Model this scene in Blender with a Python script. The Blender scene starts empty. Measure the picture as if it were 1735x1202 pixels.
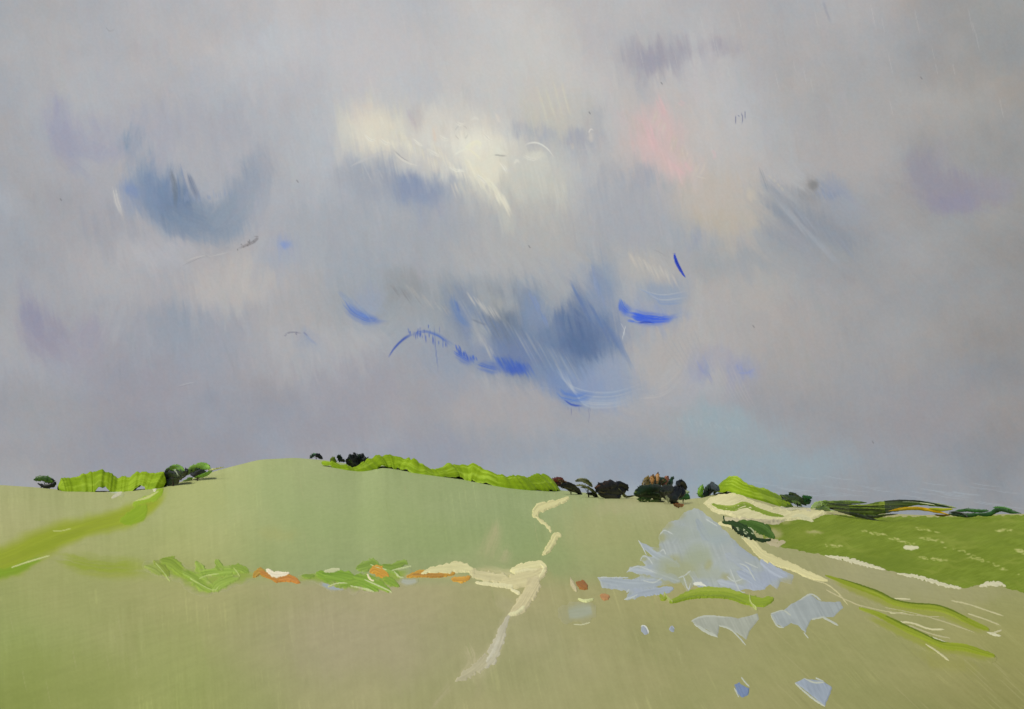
import bpy, math, random
import numpy as np

random.seed(7)
RNG = np.random.default_rng(7)
R = math.radians
S = bpy.context.scene

# ------------------------------------------------------------------ camera, world, sun, exposure
F, CU, CV, VH, H = 1860.0, 867.5, 601.0, 872.0, 8.0      # focal length, centre and eye line of the view; eye height in metres
PITCH = math.atan((VH - CV) / F)
cam_data = bpy.data.cameras.new("camera")
cam_data.sensor_width = 36.0
cam_data.lens = 36.0 * F / 1735.0
cam_data.clip_start, cam_data.clip_end = 0.5, 20000.0
cam = bpy.data.objects.new("camera", cam_data)
cam.location = (0, 0, H)
cam.rotation_euler = (R(90) + PITCH, 0, 0)
S.collection.objects.link(cam)
S.camera = cam

SUN_ELEV, SUN_AZ = R(52), R(215)                          # azimuth clockwise from north (+Y): behind the viewer, to the left
world = bpy.data.worlds.new("World")
S.world = world
world.use_nodes = True
wn = world.node_tree.nodes
bg = wn["Background"]
skytex = wn.new("ShaderNodeTexSky")
skytex.sky_type = 'NISHITA'
skytex.sun_disc = False
skytex.sun_elevation = SUN_ELEV
skytex.sun_rotation = SUN_AZ
skytex.air_density, skytex.dust_density = 1.0, 3.0
bg.inputs["Strength"].default_value = 0.08
world.node_tree.links.new(skytex.outputs[0], bg.inputs["Color"])

sun_data = bpy.data.lights.new("sun", 'SUN')
sun_data.energy = 2.6
sun_data.angle = R(4)
sun_data.color = (1.0, 0.95, 0.87)
sun = bpy.data.objects.new("sun", sun_data)
sun.rotation_euler = (R(90) - SUN_ELEV, 0, R(180) - SUN_AZ)
# a sun lamp shines along its local -Z: tilt it so that the light comes from azimuth SUN_AZ
import mathutils
_d = mathutils.Vector((-math.sin(SUN_AZ) * math.cos(SUN_ELEV), -math.cos(SUN_AZ) * math.cos(SUN_ELEV), -math.sin(SUN_ELEV)))
sun.rotation_euler = _d.to_track_quat('-Z', 'Y').to_euler()
sun.location = (0, -20, 60)
S.collection.objects.link(sun)

S.view_settings.view_transform = 'Standard'
S.view_settings.look = 'None'
S.view_settings.exposure = 0.0
S.view_settings.gamma = 1.0
ILLUM = np.array([1.075, 1.03, 1.12])                      # how bright a white patch of open ground is under this light
SKY_GAIN = 1.0

# ------------------------------------------------------------------ helpers: colour, noise, strokes
def lin(c):
    c = np.asarray(c, dtype=np.float64) / 255.0
    return np.where(c <= 0.04045, c / 12.92, ((c + 0.055) / 1.055) ** 2.4)

def _hash(ix, iy, seed):
    h = (ix.astype(np.int64) * 374761393 + iy.astype(np.int64) * 668265263 + seed * 974634777) & 0xFFFFFFFF
    h = ((h ^ (h >> 13)) * 1274126177) & 0xFFFFFFFF
    h = h ^ (h >> 16)
    return (h & 0xFFFF) / 65535.0

def vnoise(x, y, seed=0):
    x = np.asarray(x, dtype=np.float64); y = np.asarray(y, dtype=np.float64)
    ix, iy = np.floor(x), np.floor(y)
    fx, fy = x - ix, y - iy
    fx = fx * fx * (3 - 2 * fx); fy = fy * fy * (3 - 2 * fy)
    a, b = _hash(ix, iy, seed), _hash(ix + 1, iy, seed)
    c, d = _hash(ix, iy + 1, seed), _hash(ix + 1, iy + 1, seed)
    return (a * (1 - fx) + b * fx) * (1 - fy) + (c * (1 - fx) + d * fx) * fy

def fnoise(x, y, seed=0, octs=4):
    s, amp, tot = 0, 1.0, 0
    for k in range(octs):
        s = s + amp * vnoise(x * 2 ** k, y * 2 ** k, seed + 31 * k); tot += amp; amp *= 0.55
    return s / tot

def smooth(t):
    t = np.clip(t, 0, 1)
    return t * t * (3 - 2 * t)

def P(s):
    return np.array([[float(q) for q in w.split(",")] for w in s.split()])

def catmull(p, n):
    p = np.asarray(p, dtype=np.float64)
    if len(p) == 1: return np.repeat(p, 2, 0)
    if len(p) == 2:
        t = np.linspace(0, 1, n)[:, None]
        return p[0] * (1 - t) + p[1] * t
    q = np.vstack([2 * p[0] - p[1], p, 2 * p[-1] - p[-2]])
    seg = np.linspace(0, len(p) - 1 - 1e-9, n)
    i = seg.astype(int); t = (seg - i)[:, None]
    a, b, c, d = q[i], q[i + 1], q[i + 2], q[i + 3]
    return 0.5 * (2 * b + (c - a) * t + (2 * a - 5 * b + 4 * c - d) * t ** 2 + (3 * b - a - 3 * c + d) * t ** 3)

def poly_dist(X, Y, pts):
    """nearest point on a sampled curve: distance, signed side offset, position along (0..1), arc length"""
    seg = np.diff(pts, axis=0)
    L = np.hypot(seg[:, 0], seg[:, 1]) + 1e-9
    cum = np.concatenate([[0], np.cumsum(L)])
    best = np.full(X.shape, 1e18); side = np.zeros(X.shape); along = np.zeros(X.shape)
    for k in range(len(seg)):
        ax, ay = pts[k]; dx, dy = seg[k] / L[k]
        rx, ry = X - ax, Y - ay
        t = np.clip(rx * dx + ry * dy, 0, L[k])
        ex, ey = rx - t * dx, ry - t * dy
        d2 = ex * ex + ey * ey
        m = d2 < best
        best[m] = d2[m]
        along[m] = (cum[k] + t)[m]
        side[m] = (dx * ry - dy * rx)[m]
    return np.sqrt(best), side, along / cum[-1], cum[-1]

class Colours:
    """colour laid over a cloud of points, stroke by stroke"""
    def __init__(self, X, Y, base):
        self.X, self.Y, self.C = X, Y, base
        self.seed = 100
    def box(self, x0, x1, y0, y1):
        return np.nonzero((self.X > x0) & (self.X < x1) & (self.Y > y0) & (self.Y < y1))[0]
    def put(self, idx, a, col):
        a = np.clip(a, 0, 1)[:, None]
        self.C[idx] = self.C[idx] * (1 - a) + np.asarray(col, dtype=np.float64) * a
    def stroke(self, s, w, col, op=0.7, streak=0.5, soft=0.8, taper=(0.25, 0.35), lift=9.0, bw=None):
        self.seed += 1
        p = P(s); w = np.atleast_1d(np.asarray(w, dtype=np.float64))
        n = max(6, min(28, int(np.hypot(*np.diff(p, axis=0).T).sum() / 6)) if len(p) > 1 else 2)
        pts = catmull(p, n); m = w.max() * 1.25 + 3
        i = self.box(pts[:, 0].min() - m, pts[:, 0].max() + m, pts[:, 1].min() - m, pts[:, 1].max() + m)
        if len(i) == 0: return
        X, Y = self.X[i], self.Y[i]
        wob = min(w.max() * 0.25, 6)
        X = X + wob * (fnoise(X / 14, Y / 14, self.seed, 2) - 0.5); Y = Y + wob * (fnoise(X / 14, Y / 14, self.seed + 7, 2) - 0.5)
        d, side, t, L = poly_dist(X, Y, pts)
        ww = np.interp(t, np.linspace(0, 1, len(w)), w)
        a = smooth((1 - d / np.maximum(ww, 0.01)) / (1.0 if w.max() >= 9 else soft))
        bw = bw or max(1.2, w.max() * 0.07)
        b = 0.6 * vnoise(side / bw, t * L / 70, self.seed) + 0.4 * vnoise(side / (bw * 2.7), t * L / 110, self.seed + 3)
        a = a * (1 - streak + streak * smooth((b - 0.25) / 0.5) * 1.25)
        if taper:
            e = t + 0.25 * (b - 0.5)
            a = a * smooth(e / max(taper[0], 1e-3)) * smooth((1 - e) / max(taper[1], 1e-3))
        c = np.asarray(col, dtype=np.float64)[None, :] + (lift * 2 * (b - 0.5))[:, None] * streak
        a = np.clip(a * op, 0, 1)[:, None]
        self.C[i] = self.C[i] * (1 - a) + c * a
    def blob(self, u, v, ru, rv, col, op=0.6, rot=0, rough=0.5, tilt=0.18):
        self.seed += 1
        m = max(ru, rv) * 1.7
        i = self.box(u - m, u + m, v - m, v + m)
        if len(i) == 0: return
        X, Y = self.X[i] - u, self.Y[i] - v
        k = max(ru, rv)
        X = X + rough * k * (fnoise(self.X[i] / k * 2.2, self.Y[i] / k * 1.6, self.seed, 4) - 0.5)
        Y = Y + rough * k * (fnoise(self.X[i] / k * 2.2 + 9, self.Y[i] / k * 1.6, self.seed + 5, 4) - 0.5)
        c, s = math.cos(R(rot)), math.sin(R(rot))
        x, y = (X * c + Y * s) / ru, (-X * s + Y * c) / rv
        sx = self.X[i] - tilt * self.Y[i]
        st = .5 * vnoise(sx / 2.6, self.Y[i] / 60, self.seed + 11) + .3 * vnoise(sx / 6.5, self.Y[i] / 80, self.seed + 12) + .2 * vnoise(sx / 1.6, self.Y[i] / 30, self.seed + 13)
        a = smooth(1.25 - np.sqrt(x * x + y * y) + .5 * (st - .5))
        self.put(i, a * op * (0.8 + 0.4 * st), col)
    def drag(self, u0, v0, u1, v1, n, length, tilt, col, op=0.5, w=1.6, var=8):
        """a row of short hair-thin bristle marks between two points"""
        for _ in range(n):
            q = random.random(); u = u0 + (u1 - u0) * q + random.uniform(-3, 3); v = v0 + (v1 - v0) * q + random.uniform(-4, 4)
            l = length * random.uniform(0.5, 1.2)
            cc = np.asarray(col, dtype=float) + random.uniform(-var, var)
            self.stroke(f"{u},{v} {u + tilt * l * .5},{v + l * .5} {u + tilt * l},{v + l}", w * random.uniform(0.7, 1.4), cc, op * random.uniform(0.5, 1.1), 0.1, 0.9, (0.3, 0.5))

def grid_colour(X, Y, us, vs, table):
    """smooth interpolation of a small table of colours"""
    T = np.asarray(table, dtype=np.float64)
    us = np.asarray(us, float); vs = np.asarray(vs, float)
    iu = np.clip(np.searchsorted(us, X) - 1, 0, len(us) - 2); iv = np.clip(np.searchsorted(vs, Y) - 1, 0, len(vs) - 2)
    fu = smooth((X - us[iu]) / (us[iu + 1] - us[iu]))[:, None]; fv = smooth((Y - vs[iv]) / (vs[iv + 1] - vs[iv]))[:, None]
    return (T[iv, iu] * (1 - fu) + T[iv, iu + 1] * fu) * (1 - fv) + (T[iv + 1, iu] * (1 - fu) + T[iv + 1, iu + 1] * fu) * fv

# ------------------------------------------------------------------ helpers: rays and terrain
cp, sp = math.cos(PITCH), math.sin(PITCH)
def ray(u, v):
    """azimuth and slope of the line of sight through a point of the view"""
    x = (np.asarray(u, float) - CU) / F; y = (CV - np.asarray(v, float)) / F
    dy = cp - sp * y; dz = sp + cp * y
    return np.arctan2(x, dy), dz / np.hypot(x, dy)
def to_view(x, y, z):
    z = z - H
    f = cp * y + sp * z; up = -sp * y + cp * z
    f = np.where(f < 1e-3, 1e-3, f)
    return CU + F * x / f, CV - F * up / f

CREST = P("-400,835 -200,828 -60,824 0,822 60,826 110,831 200,833 280,825 340,806 380,794 440,779 500,776 560,781 610,790 650,786 720,796 800,810 870,821 930,829 1000,836 1060,840 1110,842 1160,846 1190,844 1215,836 1245,831 1290,842 1330,856 1390,864 1470,869 1560,873 1650,872 1735,871 1900,872 2200,874")
_ca, _ce = ray(CREST[:, 0], CREST[:, 1])
_as = np.linspace(-1.4, 1.4, 2801)
_ec = np.interp(_as, _ca, _ce, left=_ce[0], right=_ce[-1])
_k = np.exp(-0.5 * (np.arange(-8, 9) / 3.0) ** 2); _k /= _k.sum()
_ec = np.convolve(np.pad(_ec, 8, mode='edge'), _k, mode='valid')
_rc = 345 + 90 * smooth((_as - 0.05) / 0.35) + 25 * np.sin(_as * 5)
def crest(a):
    return np.interp(a, _as, _rc), np.interp(a, _as, _ec)
R0 = 80.0
def height_ar(a, r):
    rc, ec = crest(a)
    zc = H + rc * ec
    t = np.clip((r - R0) / (rc - R0), 0, 1)
    z = zc * t ** 1.45
    far = np.maximum(r - rc, 0)
    z = z - (zc + 70) * (1 - np.exp(-far / 700.0)) * smooth(far / 25)
    x, y = r * np.sin(a), r * np.cos(a)
    b = (fnoise(x / 38, y / 38, 5, 2) - 0.5) * 0.55
    return z + b * smooth((rc - r) / 60) * smooth(r / 30)
def height(x, y):
    return height_ar(np.arctan2(x, y), np.hypot(x, y))
def hit(u, v):
    """where the line of sight through (u, v) meets the ground: x, y, z (on the crest when it passes above)"""
    a, e = ray(u, v)
    rc, _ = crest(a)
    lo = np.full(np.shape(a), 12.0); hi = rc * 1.0
    for _ in range(34):
        m = (lo + hi) / 2
        below = (height_ar(a, m) - H) / m < e
        lo = np.where(below, m, lo); hi = np.where(below, hi, m)
    r = (lo + hi) / 2
    return r * np.sin(a), r * np.cos(a), height_ar(a, r)

# ------------------------------------------------------------------ helpers: meshes, materials, tags
def link_mesh(name, verts, faces, mat, colours=None, parent=None, smooth_faces=True):
    me = bpy.data.meshes.new(name)
    verts = np.asarray(verts, dtype=np.float32)
    if isinstance(faces, np.ndarray):
        k = faces.shape[1]
        me.vertices.add(len(verts)); me.vertices.foreach_set("co", verts.ravel())
        me.loops.add(faces.size); me.loops.foreach_set("vertex_index", faces.astype(np.int32).ravel())
        me.polygons.add(len(faces))
        me.polygons.foreach_set("loop_start", np.arange(0, faces.size, k, dtype=np.int32))
        me.polygons.foreach_set("loop_total", np.full(len(faces), k, dtype=np.int32))
        me.update(calc_edges=True)
    else:
        me.from_pydata([tuple(map(float, v)) for v in verts], [], faces)
    if smooth_faces:
        me.polygons.foreach_set("use_smooth", np.ones(len(me.polygons), dtype=bool))
    if colours is not None:
        at = me.color_attributes.new("hue", 'FLOAT_COLOR', 'POINT')
        at.data.foreach_set("color", np.hstack([colours, np.ones((len(colours), 1))]).astype(np.float32).ravel())
    me.materials.append(mat)
    o = bpy.data.objects.new(name, me)
    S.collection.objects.link(o)
    if parent: o.parent = parent
    return o

def tag(o, label=None, cat=None, group=None, kind=None):
    for k, v in (("label", label), ("category", cat), ("group", group), ("kind", kind)):
        if v: o[k] = v
    return o

def make_mat(name, rough=0.6, spec=0.35, bump=0.25, scale=1.5, stretch=(1, 1, 1), var=0.06):
    m = bpy.data.materials.new(name); m.use_nodes = True
    nt = m.node_tree; n = nt.nodes; bs = n["Principled BSDF"]
    at = n.new("ShaderNodeAttribute"); at.attribute_name = "hue"
    tc = n.new("ShaderNodeTexCoord"); mp = n.new("ShaderNodeMapping"); mp.inputs["Scale"].default_value = stretch
    nz = n.new("ShaderNodeTexNoise"); nz.inputs["Scale"].default_value = scale; nz.inputs["Detail"].default_value = 5
    nt.links.new(tc.outputs["Object"], mp.inputs[0]); nt.links.new(mp.outputs[0], nz.inputs["Vector"])
    mr = n.new("ShaderNodeMapRange"); mr.inputs["From Min"].default_value = 0.3; mr.inputs["From Max"].default_value = 0.7
    mr.inputs["To Min"].default_value = 1 - var; mr.inputs["To Max"].default_value = 1 + var
    nt.links.new(nz.outputs[0], mr.inputs["Value"])
    mul = n.new("ShaderNodeVectorMath"); mul.operation = 'MULTIPLY'
    nt.links.new(at.outputs["Color"], mul.inputs[0]); nt.links.new(mr.outputs[0], mul.inputs[1])
    nt.links.new(mul.outputs[0], bs.inputs["Base Color"])
    bs.inputs["Roughness"].default_value = rough
    bs.inputs["Specular IOR Level"].default_value = spec
    if bump:
        bp = n.new("ShaderNodeBump"); bp.inputs["Strength"].default_value = bump; bp.inputs["Distance"].default_value = 0.3
        nt.links.new(nz.outputs[0], bp.inputs["Height"]); nt.links.new(bp.outputs[0], bs.inputs["Normal"])
    return m

M_ground = make_mat("grassland", 0.9, 0.1, 0.05, 0.8, (1.6, 0.25, 1), 0.03)
M_thick = make_mat("chalk_earth", 0.6, 0.25, 0.35, 0.9, (1, 0.5, 1), 0.05)
M_green = make_mat("hedge_leaves", 0.6, 0.12, 0.15, 0.9, (1, 1, 1), 0.07)
M_dark = make_mat("dark_leaves", 0.45, 0.4, 0.0, 0.6, (1, 1, 1), 0.15)
M_bark = make_mat("bark", 0.85, 0.2, 0.4, 3.0, (3, 3, 0.6), 0.2)
M_water = make_mat("shallow_water", 0.5, 0.12, 0.08, 0.7, (1, 0.4, 1), 0.03)

def alb(rgb):
    return np.clip(lin(np.clip(rgb, 0, 255)) / ILLUM, 0.001, 0.85)

# ------------------------------------------------------------------ sky: a dome of cloud far beyond the ground
def build_sky():
    st = 1.45
    us = np.concatenate([np.linspace(-2600, -60, 90, endpoint=False), np.arange(-60, 1796, st), np.linspace(1800, 4300, 90)])
    vs = np.concatenate([np.linspace(-1500, -40, 60, endpoint=False), np.arange(-40, 900, st), np.linspace(902, 1010, 14)])
    U, V = np.meshgrid(us, vs)
    shape = U.shape; X, Y = U.ravel(), V.ravel()
    cu = [0, 290, 580, 870, 1160, 1450, 1735]; cv = [0, 130, 260, 400, 540, 680, 800, 880]
    T = [[(166,166,173),(176,175,183),(185,183,190),(184,182,188),(178,176,182),(170,167,171),(154,152,151)],
         [(169,169,177),(179,178,186),(187,185,190),(190,189,191),(182,179,184),(169,166,168),(154,151,150)],
         [(165,166,176),(170,171,183),(180,181,188),(188,188,188),(184,180,181),(167,164,167),(149,147,148)],
         [(162,163,173),(172,172,183),(169,173,184),(172,173,178),(172,170,172),(160,159,164),(149,147,148)],
         [(160,161,171),(161,162,176),(170,170,176),(160,164,176),(176,172,174),(158,155,158),(146,143,145)],
         [(158,158,170),(153,153,168),(158,157,170),(162,161,171),(163,162,170),(152,152,160),(145,143,148)],
         [(157,159,169),(151,153,169),(152,155,171),(150,160,175),(150,162,176),(147,154,166),(145,146,154)],
         [(157,160,168),(151,156,170),(151,158,172),(150,162,176),(150,164,178),(148,156,168),(146,148,156)]]
    wx = X + 90 * (fnoise(X / 230, Y / 190, 1, 3) - 0.5); wy = Y + 90 * (fnoise(X / 230 + 5, Y / 190, 2, 3) - 0.5)
    C = Colours(X, Y, grid_colour(wx, wy, cu, cv, T))
    # the greys of a wet overcast sky
    lum = C.C @ np.array([.3, .55, .15])
    C.C = lum[:, None] + (C.C - lum[:, None]) * .6 + np.array([0, 1.0, 0])
    C.C += (7 * np.exp(-((X - 860) / 330) ** 2 - ((Y - 60) / 120) ** 2))[:, None] * np.array([1, .95, .6])
    C.C += ((fnoise(X / 120, Y / 85, 3, 4) - 0.5) * 22)[:, None] * np.array([1.0, 0.97, 0.85])
    C.C += ((fnoise(X / 90 + 40, Y / 70, 4, 3) - 0.5) * 10)[:, None] * np.array([-0.8, 0.1, 0.9])
    k, b, d = C.stroke, C.blob, C.drag
    # ---- first lay-in: soft masses of cloud
    b(1115,92, 80,34, (158,156,166), .9, -8); b(1100,100, 46,24, (154,153,166), .7); b(1226,78, 42,18, (162,159,168), .8); b(1010,60, 60,50, (178,175,178), .5, 30)
    b(620,90, 160,70, (188,186,189), .5); b(900,110, 160,60, (197,194,190), .6); b(480,140, 90,60, (180,179,183), .5); b(1430,190, 130,90, (168,166,165), .5)
    b(150,232, 84,44, (164,165,178), .85, 15); b(96,205, 24,54, (157,158,176), .85, -8); b(112,245, 36,30, (156,158,174), .8); b(170,255, 50,18, (160,161,176), .6)
    b(270,210, 80,44, (164,166,177), .75); b(380,215, 50,46, (166,168,177), .6); b(420,250, 60,60, (168,170,178), .5)
    b(222,235, 22,28, (132,148,168), .9, 25); b(255,300, 56,54, (144,155,172), .85); b(270,330, 58,58, (132,146,167), .9); b(305,350, 56,56, (112,130,156), .95); b(270,320, 36,40, (122,140,168), .8); b(350,380, 72,38, (134,147,164), .9); b(415,325, 46,62, (144,154,169), .85, 8); b(440,290, 30,40, (150,158,171), .6); b(390,370, 46,36, (138,150,166), .75)
    b(225,322, 28,14, (126,144,180), .75, 15); b(345,290, 46,48, (170,172,178), .9); b(352,318, 26,24, (166,170,178), .7)
    b(185,378, 64,44, (158,159,166), .75); b(150,350, 30,40, (166,166,171), .5); b(240,395, 40,30, (168,167,171), .5)
    b(470,350, 60,60, (169,171,178), .5); b(485,412, 24,20, (146,158,188), .75); b(470,440, 60,26, (160,167,180), .6)
    b(380,485, 130,56, (180,177,176), .9); b(410,470, 80,36, (184,180,177), .7); b(190,465, 90,64, (174,173,175), .7); b(520,500, 60,60, (172,170,171), .6)
    b(80,562, 56,52, (150,148,163), .9, 30); b(50,530, 22,66, (146,146,164), .9, -10); b(150,565, 44,34, (152,150,166), .6); b(120,600, 60,30, (154,152,166), .5); b(15,540, 18,80, (168,168,171), .6)
    b(300,545, 48,62, (148,156,168), .85, -15); b(345,600, 60,56, (152,157,167), .7); b(400,590, 60,60, (156,158,167), .5); b(230,640, 130,64, (154,153,163), .5); b(275,765, 160,60, (150,150,160), .6); b(60,700, 80,60, (158,158,160), .5)
    b(690,312, 96,52, (148,157,172), .9, 14); b(712,324, 58,34, (130,144,172), .9, 20); b(620,310, 60,50, (158,164,175), .7); b(760,360, 120,60, (162,167,176), .7); b(600,400, 130,70, (166,170,176), .7); b(700,420, 130,46, (164,168,174), .6); b(870,420, 150,50, (172,172,171), .7); b(820,360, 90,40, (172,173,174), .5)
    b(640,208, 80,62, (203,200,189), .9); b(634,222, 64,44, (219,214,198), .9); b(620,190, 32,30, (208,199,190), .6)
    b(745,205, 66,56, (205,202,195), .9); b(775,240, 110,58, (212,210,201), .95); b(735,268, 90,30, (202,199,192), .8); b(812,235, 70,54, (223,220,206), .95); b(830,285, 54,58, (218,215,197), .95); b(800,195, 70,36, (198,194,188), .6)
    b(930,190, 60,66, (194,191,180), .8, 12); b(985,200, 46,50, (186,184,178), .6); b(905,300, 74,70, (192,192,183), .85); b(870,345, 90,50, (182,181,176), .7); b(940,370, 90,60, (178,176,172), .6)
    b(905,225, 46,18, (164,168,178), .8, 8); b(985,232, 52,22, (164,167,176), .85, -8); b(1012,195, 18,34, (168,170,176), .6, 15)
    b(1125,235, 130,104, (190,184,180), .8); b(1110,235, 60,70, (204,182,180), .85); b(1150,285, 44,34, (206,184,180), .7); b(1215,335, 110,70, (186,179,170), .85); b(1285,350, 50,34, (186,179,169), .6); b(1210,375, 76,28, (182,174,160), .7)
    b(560,380, 90,60, (163,167,174), .6); b(700,400, 140,54, (161,166,173), .6); b(1060,340, 100,66, (164,167,174), .8); b(1090,300, 28,24, (160,164,174), .8); b(1040,400, 90,50, (164,167,173), .7); b(1170,400, 24,30, (146,156,174), .7); b(1140,390, 40,30, (160,166,174), .5)
    b(1420,260, 110,50, (170,166,165), .6); b(1310,330, 26,44, (158,163,170), .7, -20); b(1345,385, 84,44, (142,149,159), .95, 42); b(1400,395, 96,50, (143,148,156), .9, 35); b(1440,440, 90,34, (154,156,158), .7, 20); b(1376,322, 24,26, (140,141,144), .85, 20); b(1408,322, 36,26, (146,154,170), .85, 15); b(1430,355, 46,30, (152,157,166), .7, 30)
    b(1250,445, 110,34, (156,161,165), .75, 6); b(1330,440, 90,34, (157,160,163), .6)
    b(1620,320, 92,42, (146,143,154), .95, 8); b(1570,295, 34,54, (147,145,156), .85, -15); b(1615,345, 44,20, (144,142,160), .85); b(1690,320, 40,30, (152,149,157), .6, -25); b(1600,255, 20,40, (156,154,160), .5)
    b(1300,560, 140,100, (171,167,165), .7); b(1270,490, 100,40, (176,172,168), .6); b(1390,620, 130,80, (160,158,158), .5)
    # the under-cloud at the heart of the sky
    b(640,495, 120,66, (156,162,168), .9); b(730,505, 100,54, (151,156,161), .9); b(600,450, 70,40, (158,165,174), .7); b(690,480, 50,30, (148,151,154), .7, 15); b(620,520, 40,40, (150,160,178), .7, 30)
    b(740,600, 90,60, (150,158,170), .85); b(690,570, 50,40, (158,163,170), .6); b(760,650, 60,40, (154,158,168), .6)
    b(860,545, 150,80, (140,149,158), .9, 6); b(850,560, 96,60, (112,123,140), .95); b(790,530, 40,60, (130,143,164), .8, -15); b(905,530, 40,60, (132,146,168), .8, -15); b(880,600, 90,40, (112,128,160), .85, 12); b(945,590, 90,70, (116,133,160), .9, 15)
    b(1000,575, 74,92, (110,129,160), .95); b(985,560, 50,60, (92,112,148), .9); b(1015,480, 34,60, (136,149,170), .85); b(960,640, 70,40, (122,141,172), .85, 25); b(1030,640, 80,44, (146,158,176), .85, -10); b(1000,672, 66,26, (140,156,184), .8); b(1075,560, 40,30, (150,157,170), .7)
    b(815,575, 22,44, (160,165,170), .85, -20); b(835,510, 50,24, (172,173,170), .7, 20); b(945,500, 40,26, (162,166,170), .7, 25)
    b(1115,605, 66,60, (174,172,171), .9); b(1155,575, 60,56, (174,171,169), .8); b(1125,495, 56,28, (150,160,174), .85, -4); b(1095,450, 56,34, (178,176,172), .85, 15); b(1110,530, 60,18, (138,152,184), .7)
    b(1188,622, 24,24, (146,153,178), .8, 10); b(1258,626, 36,22, (146,153,180), .8); b(1225,605, 56,20, (162,162,173), .6); b(520,575, 30,20, (148,157,174), .6, 30)
    b(620,650, 120,60, (156,155,163), .7); b(560,720, 100,54, (151,151,160), .6); b(700,640, 40,70, (160,158,162), .5); b(870,690, 90,40, (164,162,165), .6); b(820,740, 120,40, (154,157,163), .6)
    b(1120,715, 66,34, (164,162,163), .6); b(1215,712, 90,34, (154,167,173), .85); b(1260,760, 110,40, (150,160,166), .7); b(1330,790, 150,40, (149,161,168), .7); b(1240,830, 110,26, (146,160,170), .7); b(980,770, 160,46, (149,157,168), .6); b(730,770, 130,40, (149,153,166), .6); b(1090,800, 110,34, (144,154,168), .6); b(1460,770, 110,44, (150,155,163), .5); b(1560,700, 120,70, (150,149,155), .5)
    # ---- drag everything with the brush
    i0, i1 = np.searchsorted(us, -60), np.searchsorted(us, 1795)
    j0, j1 = np.searchsorted(vs, -40), np.searchsorted(vs, 899)
    G = C.C.reshape(shape + (3,))
    core = G[j0:j1, i0:i1]
    cx, cy = us[i0:i1], vs[j0:j1]
    SW = ((340, 300, 85, 60, 1.6), (1110, 590, 70, 45, 1.5), (1010, 560, 110, 60, 1.3), (640, 470, 75, 40, 1.2), (150, 190, 70, 40, 1.2), (1640, 270, 80, 45, 1.2), (1130, 480, 50, 30, 1.3), (110, 500, 90, 40, 1.0), (905, 270, 30, 20, 1.0))
    rg = np.random.default_rng(11)
    def field(u, v):
        x, y = .18, 1.0
        if u > 1230: q = smooth((u - 1230) / 90) * smooth((560 - v) / 120) * smooth((v - 250) / 60); x += 1.1 * q
        if 700 < u < 1060 and 430 < v < 680: x += .55
        if v > 680: x += .2
        for a_, b_, r_, w_, m_ in SW:
            dx, dy = u - a_, v - b_; r = math.hypot(dx, dy) + 1e-6
            if dy < -r * .5: continue
            g = m_ * 1.6 * math.exp(-((r - r_) / w_) ** 2)
            tx, ty = -dy / r, dx / r
            if tx * x + ty * y < 0: tx, ty = -tx, -ty
            x += g * tx; y += g * ty
        l = math.hypot(x, y)
        return x / l, y / l
    def smear(n, w0, w1, l0, l1, alpha, jit):
        for _ in range(n):
            u, v = rg.uniform(-50, 1785), rg.uniform(-30, 890)
            dx, dy = field(u, v)
            dz = abs(u - 700) < 520 and 150 < v < 690
            an = math.atan2(dy, dx) + rg.normal(scale=.14); dx, dy = math.cos(an), math.sin(an)
            hw, hl = rg.uniform(w0, w1), rg.uniform(l0, l1)
            ex, ey = abs(dx) * hl + hw, abs(dy) * hl + hw
            a0, a1 = np.searchsorted(cx, (u - ex, u + ex)); b0, b1 = np.searchsorted(cy, (v - ey, v + ey))
            if a1 - a0 < 2 or b1 - b0 < 2: continue
            xx = (cx[a0:a1] - u)[None, :]; yy = (cy[b0:b1] - v)[:, None]
            p = xx * dx + yy * dy; q = -xx * dy + yy * dx
            bend = rg.normal(scale=.12) * hw / hl
            q = q + bend * p * np.abs(p) / hl * 2
            br = np.interp(q, np.linspace(-hw, hw, 12), rg.random(12))
            m = smooth((1 - np.abs(q) / hw) / .55) * smooth((1 - np.abs(p + (br - .5) * hl * .4) / hl) / .6) * (.45 + .75 * br) * alpha
            su = np.clip(np.searchsorted(cx, u - dx * hl * .35), 2, len(cx) - 3); sv = np.clip(np.searchsorted(cy, v - dy * hl * .35), 2, len(cy) - 3)
            c = core[sv - 2:sv + 3, su - 2:su + 3].mean((0, 1)) + rg.normal(scale=jit * (1 if dz else .6)) + rg.normal(scale=jit * .35, size=3)
            if v > 640 or u > 1450: m = m * .62
            m = np.clip(m, 0, 1)[..., None]
            core[b0:b1, a0:a1] = core[b0:b1, a0:a1] * (1 - m) + c * m
    smear(1500, 7, 15, 22, 55, .5, 1.2)
    smear(3600, 3.5, 8, 14, 40, .45, 1.6)
    smear(6500, 1.3, 3.0, 10, 32, .36, 2.6)
    # ---- second sitting: firm strokes, knife marks and impasto highlights painted into the cloud colour
    b(650,212, 46,34, (214,209,193), .55); b(628,214, 26,24, (220,214,197), .5); b(706,200, 16,30, (186,180,178), .6); b(745,212, 36,34, (208,204,195), .55); b(806,244, 40,30, (227,224,208), .7); b(832,288, 28,30, (222,218,200), .6); b(905,275, 40,28, (206,205,194), .6); b(900,310, 50,40, (196,197,188), .5)
    b(600,300, 50,30, (160,165,174), .5); b(712,320, 46,26, (138,150,174), .6, 20); b(1110,222, 30,40, (206,184,182), .45); b(1150,285, 26,22, (208,184,180), .45); b(1195,330, 60,40, (188,180,171), .5)
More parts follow.
